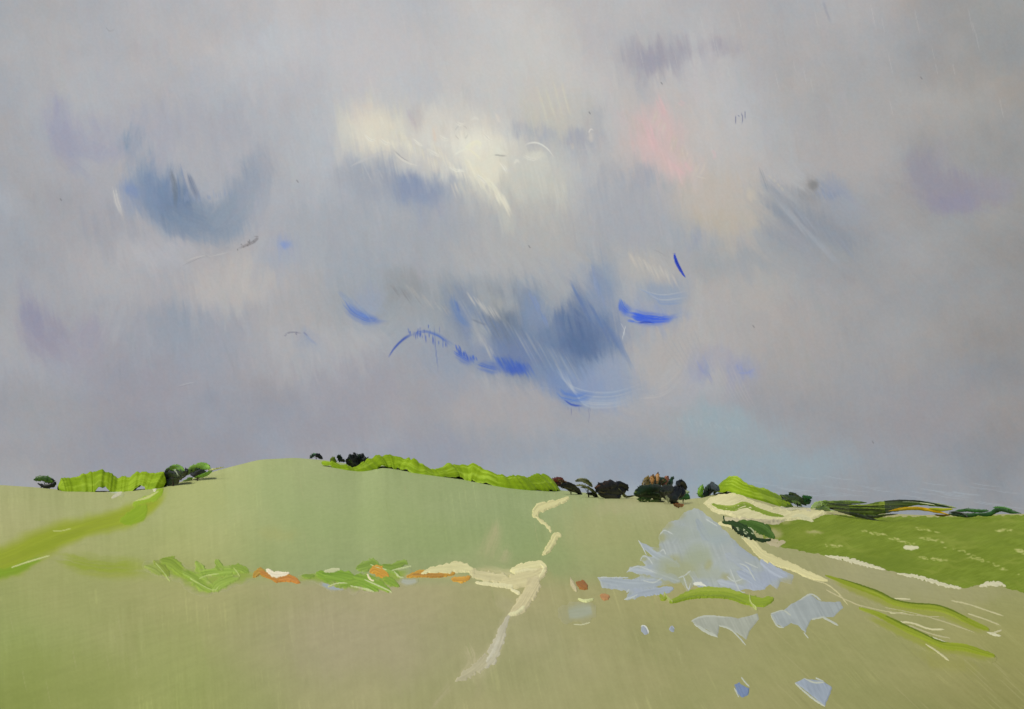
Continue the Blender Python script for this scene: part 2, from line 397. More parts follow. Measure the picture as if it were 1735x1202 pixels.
    b(770,600, 64,44, (148,156,170), .7); b(820,605, 40,30, (132,144,168), .7, 10); b(880,600, 50,30, (114,130,164), .75, 12); b(700,525, 50,30, (156,161,166), .5); b(785,545, 18,40, (128,142,170), .6, -15); b(905,530, 20,34, (128,144,172), .6, -15)
    b(1000,650, 70,34, (138,153,182), .8, -8); b(1040,630, 40,40, (150,161,180), .7); b(950,650, 36,26, (120,140,176), .7, 25); b(1018,490, 22,50, (134,148,172), .6); b(1125,500, 44,20, (146,158,176), .6)
    b(1235,730, 110,34, (151,166,173), .55); b(1330,790, 130,32, (149,165,173), .55); b(1230,815, 100,26, (146,164,174), .5); b(1100,760, 70,30, (152,160,170), .4)
    smear(900, 3, 7, 12, 30, .35, 1.6); smear(3000, 1.2, 2.6, 8, 26, .34, 2.6)
    d(310,345, 400,335, 26, -22, .18, (140,153,176), .5, 2.2)
    k("287,282 296,318 297,360", (5,7,4), (112,120,130), .75, .5); k("303,285 308,320 308,350", 4, (146,154,166), .6, .5)
    k("318,290 328,318 338,343", (4,8,6), (108,122,146), .75, .5); k("304,278 318,330 322,348", 3.5, (118,134,164), .55, .5)
    k("193,315 198,340 210,372", (6,7,2), (200,197,192), .8, .4)
    for q in range(6):
        u = 140 + q * 17 + random.uniform(-5, 5)
        k(f"{u},{338 + q % 3 * 9} {u + 5},{380} {u + 13},{415}", random.uniform(4, 7), random.choice([(174,173,176), (152,154,164), (178,176,177)]), .4, .6)
    k("426,403 436,402 430,410 412,418 398,424", (1.5,4,3,1.5), (112,108,110), .6, .7); d(400,420, 434,404, 8, 6, .1, (100,98,100), .7, 1.4)
    k("312,444 335,436 368,432 398,425", 1.6, (192,190,187), .6, .2); k("306,452 340,437 372,430", 1.1, (136,136,142), .5, .2)
    k("300,655 318,650 332,648", 1.2, (180,181,184), .55, .1); k("300,657 318,652 332,650", .9, (134,134,144), .4, .1)
    b(485,415, 11,8, (130,150,200), .6)
    for u in (908, 922, 936, 950):
        k(f"{u},{140 + random.uniform(-8, 8)} {u + 12},180 {u + 22},{216 + random.uniform(-8, 8)}", 3.5, (204,201,184), .5, .6)
    k("594,282 622,268 652,258 668,258", (2,5,4,1), (190,190,190), .6, .4)
    k("666,257 680,270 696,278 712,281", (1.2,2.6,1.2), (212,210,200), .8, .1); k("668,255 682,268 698,276", 1.0, (146,146,150), .6, .1)
    for s_ in ("612,270 626,300 636,318", "640,285 650,306"): k(s_, 2.2, (188,189,191), .45, .5)
    d(640,190, 740,270, 60, 30, .25, (214,210,194), .5, 2.2); d(730,235, 770,280, 34, 34, .35, (216,212,198), .55, 2.2); d(785,262, 850,325, 50, 42, .45, (224,220,200), .7, 2.6); d(760,275, 815,300, 30, 26, .3, (216,213,198), .55, 2.2)
    d(760,305, 850,310, 34, 34, .35, (198,196,188), .5, 2.2); d(880,270, 960,310, 30, 56, .2, (200,199,188), .45, 2.4); d(690,200, 830,215, 40, 30, .2, (206,202,192), .4, 2.2); d(620,230, 700,240, 30, 24, .2, (222,217,198), .5, 2.0)
    for s_, w_ in (("742,228 752,236 764,238", 4), ("720,250 738,262 752,266", 4), ("760,282 776,290 796,288", 3.5), ("806,296 820,306 826,318", 4), ("700,236 712,246 720,244", 3), ("818,226 828,236 836,240", 4), ("770,206 782,212 792,208", 3.5), ("846,274 856,286 860,298", 3.5), ("882,262 900,270 916,268", 4), ("640,232 656,244 668,240", 3.5), ("616,226 628,238 640,236", 3)):
        k(s_, (w_ * .5, w_ * 1.3, w_ * .4), (228,226,212), .75, .4); k(s_.replace(" ", " "), .8, (176,175,170), .35, .1)
    k("690,184 700,205 710,220", 9, (182,174,180), .45, .6); k("732,215 736,232 738,248", (2,5,2), (216,200,184), .6, .4)
    k("784,260 798,246 812,242 812,258", (4,7,6,3), (230,227,202), .9, .35); k("770,262 784,254 798,250", 2.4, (226,224,208), .8, .3); k("792,252 806,262 816,272", 3, (228,225,200), .8, .3)
    k("828,250 842,253 860,263", (5,9,1), (222,221,206), .9, .3); k("838,263 850,264 861,264", 1.2, (126,127,126), .65, .1)
    k("797,205 806,200 814,206", (1.4,3.4,1.4), (216,214,204), .75, .2); k("840,192 845,204 849,212", (3,6,3), (212,206,196), .7, .4)
    for t0 in (0.2, 1.9, 3.4, 4.9):
        k(f"{782 + 11 * math.cos(t0)},{225 + 12 * math.sin(t0)} {782 + 11 * math.cos(t0 + .5)},{225 + 12 * math.sin(t0 + .5)} {782 + 11 * math.cos(t0 + 1)},{225 + 12 * math.sin(t0 + 1)}", 1.1, (168,167,162), .5, .1)
    k("884,250 897,243 912,243 928,253 941,270", (.9,2.0,1.8,.8), (222,222,212), .85, .05); b(908,263, 18,9, (214,213,198), .6)
    k("870,280 876,272 880,278", (1.5,4,1.5), (224,220,206), .8, .3); k("858,292 872,284", 4, (202,198,194), .5, .4)
    k("820,300 840,325 852,346", (1,2.6,1), (220,217,196), .7, .3); k("802,280 826,310 842,330", (1.4,3.4,1.4), (224,221,198), .75, .4); k("812,290 834,312 848,326", 2, (226,223,202), .6, .4)
    k("997,226 1001,219 1006,222", 1.6, (216,214,208), .85, .1); b(1001,233, 6,9, (200,194,186), .6); k("968,242 971,256", 4, (198,190,178), .6, .4); k("975,255 1005,252 1024,240", 2.0, (182,180,183), .5, .2)
    for s_, w_, o_ in (("1082,188 1098,225 1116,270", 11, .6), ("1114,165 1122,185 1127,204", 9, .55), ("1098,210 1106,240 1112,260", 8, .55), ("1135,272 1155,290 1170,300", 10, .6), ("1160,275 1174,294", 7, .45), ("1150,172 1162,180", 7, .3), ("1206,252 1212,262 1208,272", 4, .6), ("1050,185 1060,215", 9, .35)):
        k(s_, w_, (212,178,180), o_, .75)
    d(1110,185, 1185,280, 40, 34, -.35, (200,190,178), .4, 3); d(1070,190, 1150,290, 40, 36, .35, (208,182,180), .35, 2.6); d(1050,180, 1180,260, 40, 40, .2, (190,180,174), .35, 2.6)
    k("1196,272 1190,290 1180,300", 3, (206,196,182), .6, .5); k("1176,298 1196,303", 1.6, (208,200,186), .6, .2)
    d(1300,320, 1400,420, 50, 60, .75, (158,163,170), .4, 2.4); d(1330,340, 1430,400, 40, 56, .7, (144,150,160), .4, 2.4)
    k("1284,280 1292,300 1303,330", 1.6, (140,145,152), .6, .3); k("1290,286 1300,312 1306,330", 1.2, (146,150,156), .45, .3)
    for q in range(4): k(f"{1302 + q * 7},{296 + q * 7} {1308 + q * 7},{304 + q * 7}", 3, (188,182,170), .55, .5)
    b(1376,314, 11,10, (130,129,128), .7); d(1380,318, 1420,325, 16, 22, .6, (140,150,170), .5, 2.2); b(1272,330, 9,14, (196,187,172), .5)
    for s_ in ("1246,196 1247,213", "1256,190 1258,200 1257,213", "1262,187 1263,203", "1250,195 1253,198"):
        k(s_, 1.2, (100,104,136), .7, .2)
    k("1395,2 1400,20 1410,44", 3.5, (150,152,162), .5, .4)
    # blues
    k("578,505 596,527 622,541 658,545", (6,14,13,5), (82,112,188), .95, .55); k("586,508 606,530 640,542", (3,5,2), (112,138,196), .7, .6); d(570,490, 620,525, 26, 24, .8, (140,155,182), .45, 1.8)
    d(655,478, 705,498, 22, 26, .7, (138,140,144), .5, 1.6); d(680,480, 760,520, 20, 30, .7, (168,168,166), .4, 1.8)
    d(770,500, 960,600, 60, 64, .55, (150,158,168), .35, 2.2); d(800,520, 980,600, 60, 64, .55, (114,130,158), .4, 2.2); d(960,470, 1040,560, 46, 80, .5, (108,128,166), .4, 2.4)
    k("766,492 769,522 784,545 806,558", (4,10,10,5), (104,130,176), .8, .7); k("772,508 780,532", 3, (80,110,178), .6, .5)
    d(790,495, 840,525, 26, 28, .65, (186,185,180), .55, 1.6); k("798,540 815,548 828,552", 2.6, (114,122,138), .55, .6); d(806,555, 836,600, 20, 30, .4, (170,173,176), .5, 2)
    d(895,490, 925,540, 20, 30, .4, (126,144,180), .45, 2.2); d(1002,445, 1020,500, 20, 40, .15, (134,149,178), .45, 2.2)
    k("658,606 670,588 688,572 705,564", (1,2.6,3.4,2.6), (66,88,164), .9, .15); k("700,565 722,562 748,572 772,590", (2.6,4,5,5), (80,106,178), .75, .6)
    d(690,556, 758,578, 30, 13, .05, (66,90,172), .7, 1.2); k("736,553 738,590 744,640", 1.1, (92,108,164), .6, .1); d(700,556, 745,552, 6, 15, .0, (66,84,160), .7, 1.0)
    k("768,594 784,606 804,616", (6,13,10), (76,104,184), .9, .6); d(772,586, 806,606, 20, 15, .3, (62,92,182), .7, 1.6)
    b(866,622, 34,15, (88,112,174), .8, 5); b(868,626, 22,9, (72,100,182), .75); d(835,600, 892,616, 40, 26, .55, (74,102,180), .55, 1.8); k("806,616 830,624 850,627", (7,15,15), (84,110,178), .85, .6)
    for q in range(22):
        o = q * 2.6
        k(f"{932 + o * .5},{612 + o * .3} {966 + o * .4},{652 + o * .6} {1030},{664 + o * .5} {1098 - o * .5},{645 + o * .7}", random.uniform(1, 2.4), random.choice([(170,180,192), (158,170,188), (182,188,193), (134,152,182), (144,160,184)]), .45, .4, .9)
    for q in range(9):
        k(f"{1080 + q * 5},{676 - q * 3} {1128},{668 - q * 4} {1165},{630 - q * 4}", random.uniform(1, 2), random.choice([(186,184,182), (172,172,174)]), .4, .4)
    for q in range(8):
        k(f"{1118 + q * 8},{575 - q * 3} {1138 + q * 8},{603} {1160 + q * 7},{634}", 1.5, (160,161,165), .4, .4)
    k("943,662 965,674 990,672 1008,664", (6,20,15,5), (90,122,188), .85, .6); k("954,677 972,687 992,688", (1.2,3,1.6), (66,88,170), .9, .3); d(960,688, 1000,688, 6, 15, .03, (108,112,144), .55, 1.0); k("997,690 998,705 997,720", 1.0, (114,116,148), .55, .1)
    k("890,664 920,657 945,664", 1.4, (150,156,176), .5, .2)
    for q in range(12):
        k(f"{1072 + q * 4},{486 + q * 1.6} {1120},{500 + q * 1.4} {1172 - q},{492 + q * 2}", random.uniform(1, 2.6), random.choice([(150,163,184), (132,150,182), (186,190,194), (160,168,180)]), .5, .5)
    k("1051,508 1056,522 1070,533", (4,14,15), (68,102,204), .95, .5); k("1062,532 1090,539 1118,542 1156,534", (15,17,12,4), (64,98,210), .97, .5); k("1062,543 1078,546", 3, (84,116,206), .7, .4); k("1078,548 1096,546 1112,549", (1,2.2,1.2), (50,76,176), .9, .1); k("1050,514 1050,530", 3, (80,112,200), .6, .4); d(1048,500, 1066,520, 8, 20, .2, (110,136,190), .5, 2)
    k("1060,552 1056,568 1055,582", 1.2, (198,201,202), .75, .1); k("1052,548 1058,560 1056,574", 1.0, (194,198,200), .6, .1)
    d(1060,425, 1135,460, 36, 34, .5, (190,186,178), .5, 2.2); d(1080,420, 1130,440, 20, 24, .6, (170,170,170), .45, 2); k("1105,422 1125,432 1130,440", 1.3, (152,153,156), .5, .2)
    k("1142,430 1146,444 1153,458 1161,470", (2,3.4,3.2,1.4), (48,70,180), 1, .15, .4, (.05,.1)); k("1143,436 1150,451 1157,464", .9, (30,44,138), .8, .1)
    d(1180,610, 1200,635, 12, 24, .5, (144,151,182), .5, 2); d(1245,615, 1280,630, 16, 16, .4, (142,150,184), .5, 2); k("1250,632 1268,632 1282,620", (2,4,2), (136,146,188), .45, .5)
    for q in range(8):
        u = 1190 + q * 8
        k(f"{u},{592 + q * 4} {u + 20},{638 + q * 4} {u + 42},{682 + q * 3}", 1.1, (178,176,177), .35, .2)
    k("480,567 495,563 512,565", (.8,1.8,.8), (90,90,112), .75, .5); d(480,565, 510,566, 5, 3, .3, (80,80,108), .7, 1.2); k("513,562 522,570", 1.8, (96,100,140), .6, .3); k("514,564 526,576 542,588", (2,4,2), (140,152,178), .5, .6)
    d(1140,705, 1250,722, 40, 15, .45, (164,177,182), .35, 1.4)
    for _ in range(36):
        u = random.uniform(1230, 1700); v = 828 + (u - 1240) * .055 + random.uniform(-34, 4)
        k(f"{u},{v} {u + 25},{v + 5} {u + 60},{v + 8}", 1.1, (166,177,184), .4, .2)
    for _ in range(60):
        u = random.uniform(420, 1700); v = random.uniform(0, 170); l = random.uniform(20, 60)
        k(f"{u},{v} {u + l * .1},{v + l * .5} {u + l * .22},{v + l}", 1.0, (198,195,192), .3, .2)
    for u, v in ((102, 337), (503, 306), (998, 190), (1560, 131), (1276, 552), (896, 417), (1478, 748), (1120, 140)):
        k(f"{u},{v} {u + 2},{v + 3}", 1.5, (112,112,116), .7, .1, .9, None)
    k("179,44 183,52 190,53 196,46", .9, (140,140,142), .5, .1)
    C.C += ((fnoise(X / 2.4, Y / 2.4, 77, 2) - 0.5) * 5.0)[:, None]
    C.C += ((fnoise(X / 9, Y / 9, 79, 2) - 0.5) * 4.0)[:, None] * np.array([1.0, -.2, -.9])
    a, e = ray(X, Y)
    D = 7000.0
    nrm = np.sqrt(1 + e * e)
    verts = np.stack([D * np.sin(a) / nrm, D * np.cos(a) / nrm, H + D * e / nrm], 1)
    ny, nx = shape
    i = np.arange(ny * nx).reshape(ny, nx)
    faces = np.stack([i[:-1, :-1], i[:-1, 1:], i[1:, 1:], i[1:, :-1]], -1).reshape(-1, 4)
    m = bpy.data.materials.new("cloud_light"); m.use_nodes = True
    nt = m.node_tree; nt.nodes.remove(nt.nodes["Principled BSDF"])
    at = nt.nodes.new("ShaderNodeAttribute"); at.attribute_name = "hue"
    em = nt.nodes.new("ShaderNodeEmission"); em.inputs["Strength"].default_value = SKY_GAIN
    nt.links.new(at.outputs["Color"], em.inputs["Color"]); nt.links.new(em.outputs[0], nt.nodes["Material Output"].inputs["Surface"])
    m.cycles.emission_sampling = 'NONE'
    o = link_mesh("sky", verts, faces, m, lin(np.clip(C.C, 0, 255)))
    tag(o, kind="structure", label="overcast lavender sky with blue gaps and a bright cream cloud")
build_sky()

# ------------------------------------------------------------------ ground
def ground_colour(X, Y):
    """colour (0..255) of the grassland at points given by their place in the view"""
    cu = [0, 290, 580, 870, 1160, 1450, 1735]; cv = [770, 860, 930, 968, 1000, 1090, 1202]
    T = [[(170,170,124),(164,168,116),(158,168,120),(152,166,118),(168,166,124),(168,164,120),(160,160,110)],
         [(169,169,120),(163,167,114),(157,167,119),(152,164,118),(167,165,122),(166,162,118),(158,158,108)],
         [(164,165,112),(162,165,110),(152,163,114),(149,161,112),(160,160,112),(163,158,118),(156,154,110)],
         [(158,161,104),(160,162,106),(150,161,114),(150,158,112),(158,157,109),(160,156,114),(155,152,108)],
         [(156,160,102),(161,160,108),(165,158,122),(163,158,116),(158,154,106),(157,153,110),(152,150,100)],
         [(149,158,96),(157,158,104),(165,157,125),(160,156,116),(155,152,106),(153,151,102),(150,148,92)],
         [(136,145,78),(150,156,94),(162,158,116),(160,157,113),(156,153,107),(149,147,98),(141,138,86)]]
    wx = X + 50 * (fnoise(X / 150, Y / 60, 21, 3) - 0.5); wy = Y + 10 * (fnoise(X / 120, Y / 40, 22, 3) - 0.5)
    C = Colours(X, Y, grid_colour(wx, wy, cu, cv, T))
    C.C += ((fnoise(X / 90, Y / 60, 23, 4) - 0.5) * 14)[:, None] * np.array([1.0, 0.6, 0.9])
    # drag of the drill lines: steep on the left, raked to the lower right on the right-hand slope
    til = np.interp(X, [0, 700, 1150, 1735], [0.05, 0.10, 0.35, 1.0])
    s = X - til * (Y - 950)
    C.C += (((vnoise(s / 6.5 + Y / 200, Y / 60, 24) - 0.5) * 4 + (vnoise(s / 2.4, Y / 40, 25) - 0.5) * 4) * (.4 + 1.1 * vnoise(X / 110, Y / 50, 28)))[:, None]
    C.C += (smooth((vnoise(s / 2.0, Y / 60, 26) * vnoise(X / 40, Y / 50, 27) - 0.6) / 0.2) * 8)[:, None] * np.array([1, 1, .7])
    k, b = C.stroke, C.blob
    b(560,850, 200,60, (156,168,118), .5); b(330,850, 60,40, (163,167,112), .5); b(600,900, 180,46, (150,164,110), .4); b(470,905, 40,14, (163,165,110), .5)
    b(1010,900, 70,60, (163,163,114), .6); b(1040,860, 50,14, (172,166,128), .5); b(880,900, 40,40, (146,160,112), .5)
    k("842,880 832,920 815,962", (12,26,30), (176,168,130), .65, .7, .95); k("860,930 850,960", 16, (176,168,132), .5, .6)
    k("840,1010 870,1040 860,1060", 20, (176,168,136), .45, .6); b(860,995, 30,22, (172,168,128), .5)
    b(620,1090, 150,70, (166,157,127), .5); b(120,1150, 130,60, (144,151,86), .5); b(40,1120, 60,60, (140,150,80), .45); b(300,1120, 90,70, (153,160,98), .4)
    b(1000,1060, 60,50, (160,156,110), .5); b(1190,1110, 120,60, (157,153,110), .5); b(1320,980, 50,40, (168,160,124), .5)
    b(1520,985, 160,34, (160,156,121), .6); b(1620,1010, 110,26, (158,154,112), .5); b(1690,1130, 60,50, (143,141,88), .45)
    k("96,946 140,956 180,962 220,963 272,968", (15,25,26,26,20), (144,156,58), 1.0, .4)
    k("130,968 190,974 250,972", (6,8,6), (154,158,72), .5, .5); k("400,972 420,976 440,978", 8, (160,160,90), .5, .5)
    k("420,978 460,982 520,982 560,980", (4,6,5,4), (164,160,104), .6, .6); k("500,984 530,978 548,976", 4, (146,158,76), .6, .6); k("640,974 700,978 770,976 830,980", (5,8,9,8), (182,168,116), .6, .6)
    k("790,1090 800,1115 795,1135 770,1155", (8,18,22,12), (182,173,140), .75, .7)
    k("868,1030 854,1062 842,1096 815,1130 775,1156", (11,13,18,28,22), (184,175,144), .85, .6)
    k("796,966 840,974 880,984 905,984", (12,20,24,16), (202,191,150), .9, .5)
    k("880,1000 890,1020 870,1045", (14,14,10), (188,176,140), .6, .5)
    k("770,1160 745,1185 725,1210", (16,10,6), (176,166,136), .5, .8); k("800,1140 815,1165 800,1190", 14, (168,160,124), .45, .8)
    # lime bloom of the grass at the lower left and by the hedges
    b(20,1190, 70,40, (134,144,74), .5); b(1600,1120, 60,14, (150,148,76), .4, 18); b(880,985, 90,16, (166,160,112), .5)
    for q in range(46):
        u = random.uniform(1290, 1735); v = random.uniform(1000, 1190)
        k(f"{u},{v} {u + 26},{v + 24} {u + 60},{v + 56}", 1.3, random.choice([(172,166,122), (168,164,112), (140,136,92)]), .4, .2)
    for q in range(60):
        u = random.uniform(0, 1250); v = random.uniform(800, 1180); l = random.uniform(15, 60)
        k(f"{u},{v} {u + l * .08},{v + l * .5} {u + l * .2},{v + l}", 1.2, random.choice([(176,174,130), (172,168,126), (146,156,100)]), .35, .2)
    C.C += ((fnoise(X / 2.6, Y / 2.6, 78, 2) - 0.5) * 5.0)[:, None]
    return C.C

def build_ground():
    az = np.concatenate([np.linspace(-math.pi, -0.52, 90, endpoint=False), np.linspace(-0.52, 0.52, 1150), np.linspace(0.54, math.pi, 90)])
    rows = 330
    dense = np.concatenate([np.linspace(30, 120, 500, endpoint=False), np.linspace(120, 470, 1500)])
    near = np.array([1.5, 6, 14, 24, 32]); beyond = np.array([0.6, 1.5, 3, 5, 8, 12, 18, 26, 40, 60, 90, 140, 220, 350, 550, 900, 1500, 2500, 4000, 6500])
    RR = np.zeros((len(near) + rows + len(beyond), len(az)))
    for j, a in enumerate(az):
        ac = np.clip(a, -1.39, 1.39)
        rc = float(crest(ac)[0])
        r = dense[dense < rc]; r = np.append(r, rc)
        e = np.maximum.accumulate((height_ar(np.full_like(r, ac), r) - H) / r) + np.arange(len(r)) * 1e-9
        q = np.interp(np.linspace(np.interp(38, r, e), e[-1], rows), e, r)
        RR[:, j] = np.concatenate([near, q, rc + beyond])
    A = np.broadcast_to(az, RR.shape)
    X, Y = RR * np.sin(A), RR * np.cos(A)
    Z = height_ar(np.clip(A, -1.39, 1.39), RR)
    U, V = to_view(X.ravel(), Y.ravel(), Z.ravel())
    ok = Y.ravel() > 5
    U = np.where(ok, np.clip(U, -600, 2400), 400.0); V = np.where(ok, np.clip(V, 760, 1500), 1300.0)
    col = alb(ground_colour(U, V))
    n, m = RR.shape
    i = np.arange(n * m).reshape(n, m)
    k = np.roll(i, -1, axis=1)
    faces = np.stack([i[:-1], k[:-1], k[1:], i[1:]], -1).reshape(-1, 4)
    o = link_mesh("ground", np.stack([X.ravel(), Y.ravel(), Z.ravel()], 1), faces[:, ::-1].copy(), M_ground, col)
    tag(o, kind="structure", label="rolling pale green and buff grassland")
build_ground()

# ------------------------------------------------------------------ things that lie on the ground with a thickness of their own
class Sheet:
    """a patch of stuff lying on the ground: thickness (m) and colour built up stroke by stroke, then meshed"""
    def __init__(self, u0, v0, u1, v1, step=1.0):
        self.us, self.vs = np.arange(u0, u1 + step, step), np.arange(v0, v1 + step, step)
        U, V = np.meshgrid(self.us, self.vs)
        self.shape = U.shape; self.X, self.Y = U.ravel(), V.ravel()
        self.h = np.full(self.X.shape, -0.08)
        self.C = np.full((len(self.X), 3), np.nan)
        self.seed = int(u0 * 7 + v0)
        self.gc = None
    def _mix(self, col, a):
        c = np.asarray(col, dtype=float)
        if c.ndim == 1: c = np.broadcast_to(c, self.C.shape)
        new = np.isnan(self.C[:, 0]) & (a > 0.001)
        self.C[new] = c[new]
        a = a[:, None]
        keep = ~np.isnan(self.C[:, 0])
        self.C[keep] = (self.C * (1 - a) + c * a)[keep]
    def stroke(self, s, w, col, H_=0.15, streak=0.5, ragged=0.35, taper=(0.08, 0.08), ridge=0.0, lift=14, edge=1.0):
        """w: half width in view units; ridge: raised lips along the sides; returns nothing"""
        self.seed += 1
        p = P(s); w = np.atleast_1d(np.asarray(w, float))
        pts = catmull(p, max(6, min(40, int(np.hypot(*np.diff(p, axis=0).T).sum() / 4))))
        d, side, t, L = poly_dist(self.X, self.Y, pts)
        near = d < w.max() * 2 + 4
        ww = np.interp(t, np.linspace(0, 1, len(w)), w) * smooth((t + .03) / max(taper[0], 1e-3)) ** .5 * smooth((1.03 - t) / max(taper[1], 1e-3)) ** .5
        rg = fnoise(self.X / max(3.0, w.max() * .6), self.Y / max(3.0, w.max() * .6), self.seed, 3) - .5
        ww = ww * (1 + ragged * 2 * rg)
        q = 1 - d / np.maximum(ww, 0.05)
        b = 0.6 * vnoise(side / max(1.3, w.max() * .12), t * L / 45, self.seed) + 0.4 * vnoise(side / max(2, w.max() * .3), t * L / 60, self.seed + 2)
        prof = np.clip(q * 2.2 * edge, -1, 1)
        prof = np.where(prof > 0, np.sqrt(np.maximum(1 - (1 - prof) ** 2, 0)), prof)
        hh = H_ * (prof * (0.72 + 0.5 * (b - .5) * streak * 2) + ridge * np.exp(-((np.abs(q) - .22) / .14) ** 2) * (q > 0))
        hh = np.where(near, np.maximum(hh, -0.08), -0.08)
        hh = np.where(hh > 0, hh * .45, hh)
        self.h = np.maximum(self.h, hh)
        a = smooth(q * 3 + .5) * near
        self._mix(np.asarray(col, float)[None, :] + (lift * 2 * (b - .5) * streak)[:, None], np.clip(a, 0, 1))
    def polygon(self, s, col, H_=0.12, rough=2.0, tilt=0.3, lift=8, edge_px=3.0, rim=0.0, rim_col=None, streak_len=30):
        self.seed += 1
        p = P(s); n = len(p)
        X = self.X + rough * 2 * (fnoise(self.X / 7, self.Y / 7, self.seed, 3) - .5); Y = self.Y + rough * 2 * (fnoise(self.X / 7 + 3, self.Y / 7, self.seed + 4, 3) - .5)
        inside = np.zeros(X.shape, bool); dist = np.full(X.shape, 1e9)
        for i in range(n):
            (x0, y0), (x1, y1) = p[i], p[(i + 1) % n]
            cr = ((y0 > Y) != (y1 > Y)) & (X < (x1 - x0) * (Y - y0) / (y1 - y0 + 1e-12) + x0)
            inside ^= cr
            dx, dy = x1 - x0, y1 - y0
            t = np.clip(((X - x0) * dx + (Y - y0) * dy) / (dx * dx + dy * dy + 1e-9), 0, 1)
            dist = np.minimum(dist, np.hypot(X - x0 - t * dx, Y - y0 - t * dy))
        sd = np.where(inside, dist, -dist)
        st = vnoise((self.X - tilt * self.Y) / 2.6, (self.Y + tilt * self.X) / streak_len, self.seed)
        hh = H_ * np.clip(sd / edge_px, -1.2, 1) * (0.85 + .3 * (st - .5)) + rim * np.exp(-((sd - edge_px) / 1.6) ** 2)
        self.h = np.maximum(self.h, np.maximum(hh, -0.08))
        a = smooth(sd / 1.5 + .6)
        self._mix(np.asarray(col, float)[None, :] + (lift * 2 * (st - .5))[:, None] + (fnoise(self.X / 26, self.Y / 18, self.seed + 9, 3) - .5)[:, None] * lift * 1.5, a)
        if rim_col is not None:
            self._mix(rim_col, 0.8 * np.exp(-((sd - edge_px * .6) / 1.3) ** 2))
        return sd
    def tint(self, u, v, ru, rv, col, op=.6):
        self.seed += 1
        k = max(ru, rv)
        x = self.X + .5 * k * (fnoise(self.X / k * 2, self.Y / k * 2, self.seed, 3) - .5); y = self.Y + .5 * k * (fnoise(self.X / k * 2 + 4, self.Y / k * 2, self.seed + 1, 3) - .5)
        self._mix(col, op * smooth(1.25 - np.hypot((x - u) / ru, (y - v) / rv)))
    def scrape(self, u, v, ru, rv, op=.8):
        if self.gc is None: self.gc = ground_colour(self.X, self.Y)
        self.tint(u, v, ru, rv, self.gc, op)
    def fade(self, s, w, col, op=1.0, ragged=.5, streak=.5, flat=0.012):
        """a soft-edged stroke whose rim takes the colour of the grass it grows out of"""
        self.seed += 1
        if self.gc is None: self.gc = ground_colour(self.X, self.Y)
        p = P(s); w = np.atleast_1d(np.asarray(w, float))
        pts = catmull(p, max(6, min(40, int(np.hypot(*np.diff(p, axis=0).T).sum() / 4))))
        d, side, t, L = poly_dist(self.X, self.Y, pts)
        ww = np.interp(t, np.linspace(0, 1, len(w)), w)
        rg = fnoise(self.X / max(5.0, w.max() * .8), self.Y / max(5.0, w.max() * .8), self.seed, 3) - .5
        q = 1 - d / np.maximum(ww * (1 + ragged * 2 * rg), .05)
        b = .6 * vnoise(side / 2.2, t * L / 60, self.seed) + .4 * vnoise(side / 6, t * L / 80, self.seed + 2)
        a = op * smooth(q / .75) * (1 - streak * .5 + streak * b)
        a = a * smooth(t / .12 + .2) * smooth((1 - t) / .12 + .2)
        nanm = np.isnan(self.C[:, 0])
        self.C[nanm] = self.gc[nanm]
        self._mix(np.asarray(col, float)[None, :] + (16 * (b - .5))[:, None], np.clip(a, 0, 1))
        self.h = np.maximum(self.h, np.where(q > -.15, flat * (1 + .6 * b) * np.clip(q * 3 + .3, -1, 1), -.08))
    def build(self, name, mat, parent=None):
        ny, nx = self.shape
        keep = (self.h > -0.0795).reshape(ny, nx)
        cell = keep[:-1, :-1] | keep[:-1, 1:] | keep[1:, :-1] | keep[1:, 1:]
        live = (self.h > 0.002).reshape(ny, nx)
        near = live[:-1, :-1] | live[:-1, 1:] | live[1:, :-1] | live[1:, 1:]
        grow = near.copy()
        grow[1:] |= near[:-1]; grow[:-1] |= near[1:]; grow[:, 1:] |= near[:, :-1]; grow[:, :-1] |= near[:, 1:]
        cell = grow
        # no cells above the crest, where nothing is left to lie on
        a, e = ray(self.X, self.Y)
        over = (e > crest(a)[1] + 0.0006).reshape(ny, nx)
        cell &= ~(over[:-1, :-1] | over[1:, 1:] | over[:-1, 1:] | over[1:, :-1])
        i = np.arange(ny * nx).reshape(ny, nx)
        f = np.stack([i[:-1, :-1], i[1:, :-1], i[1:, 1:], i[:-1, 1:]], -1)[cell]
        used, inv = np.unique(f.ravel(), return_inverse=True)
        x, y, z = hit(self.X[used], self.Y[used])
        C = self.C[used]
        bad = np.isnan(C[:, 0])
        if bad.any():
            good = np.nonzero(~bad)[0]
            # grow the colour outward to the sunken rim
            idx = np.nonzero(bad)[0]
            gx, gy = self.X[used][good], self.Y[used][good]
            for q in idx:
                C[q] = C[good[np.argmin((gx - self.X[used][q]) ** 2 + (gy - self.Y[used][q]) ** 2)]]
        return link_mesh(name, np.stack([x, y, z + self.h[used]], 1), inv.reshape(-1, 4), mat, alb(C), parent)

CREAM, PALE = (212, 204, 148), (200, 192, 150)
WHITE = (216, 212, 190)

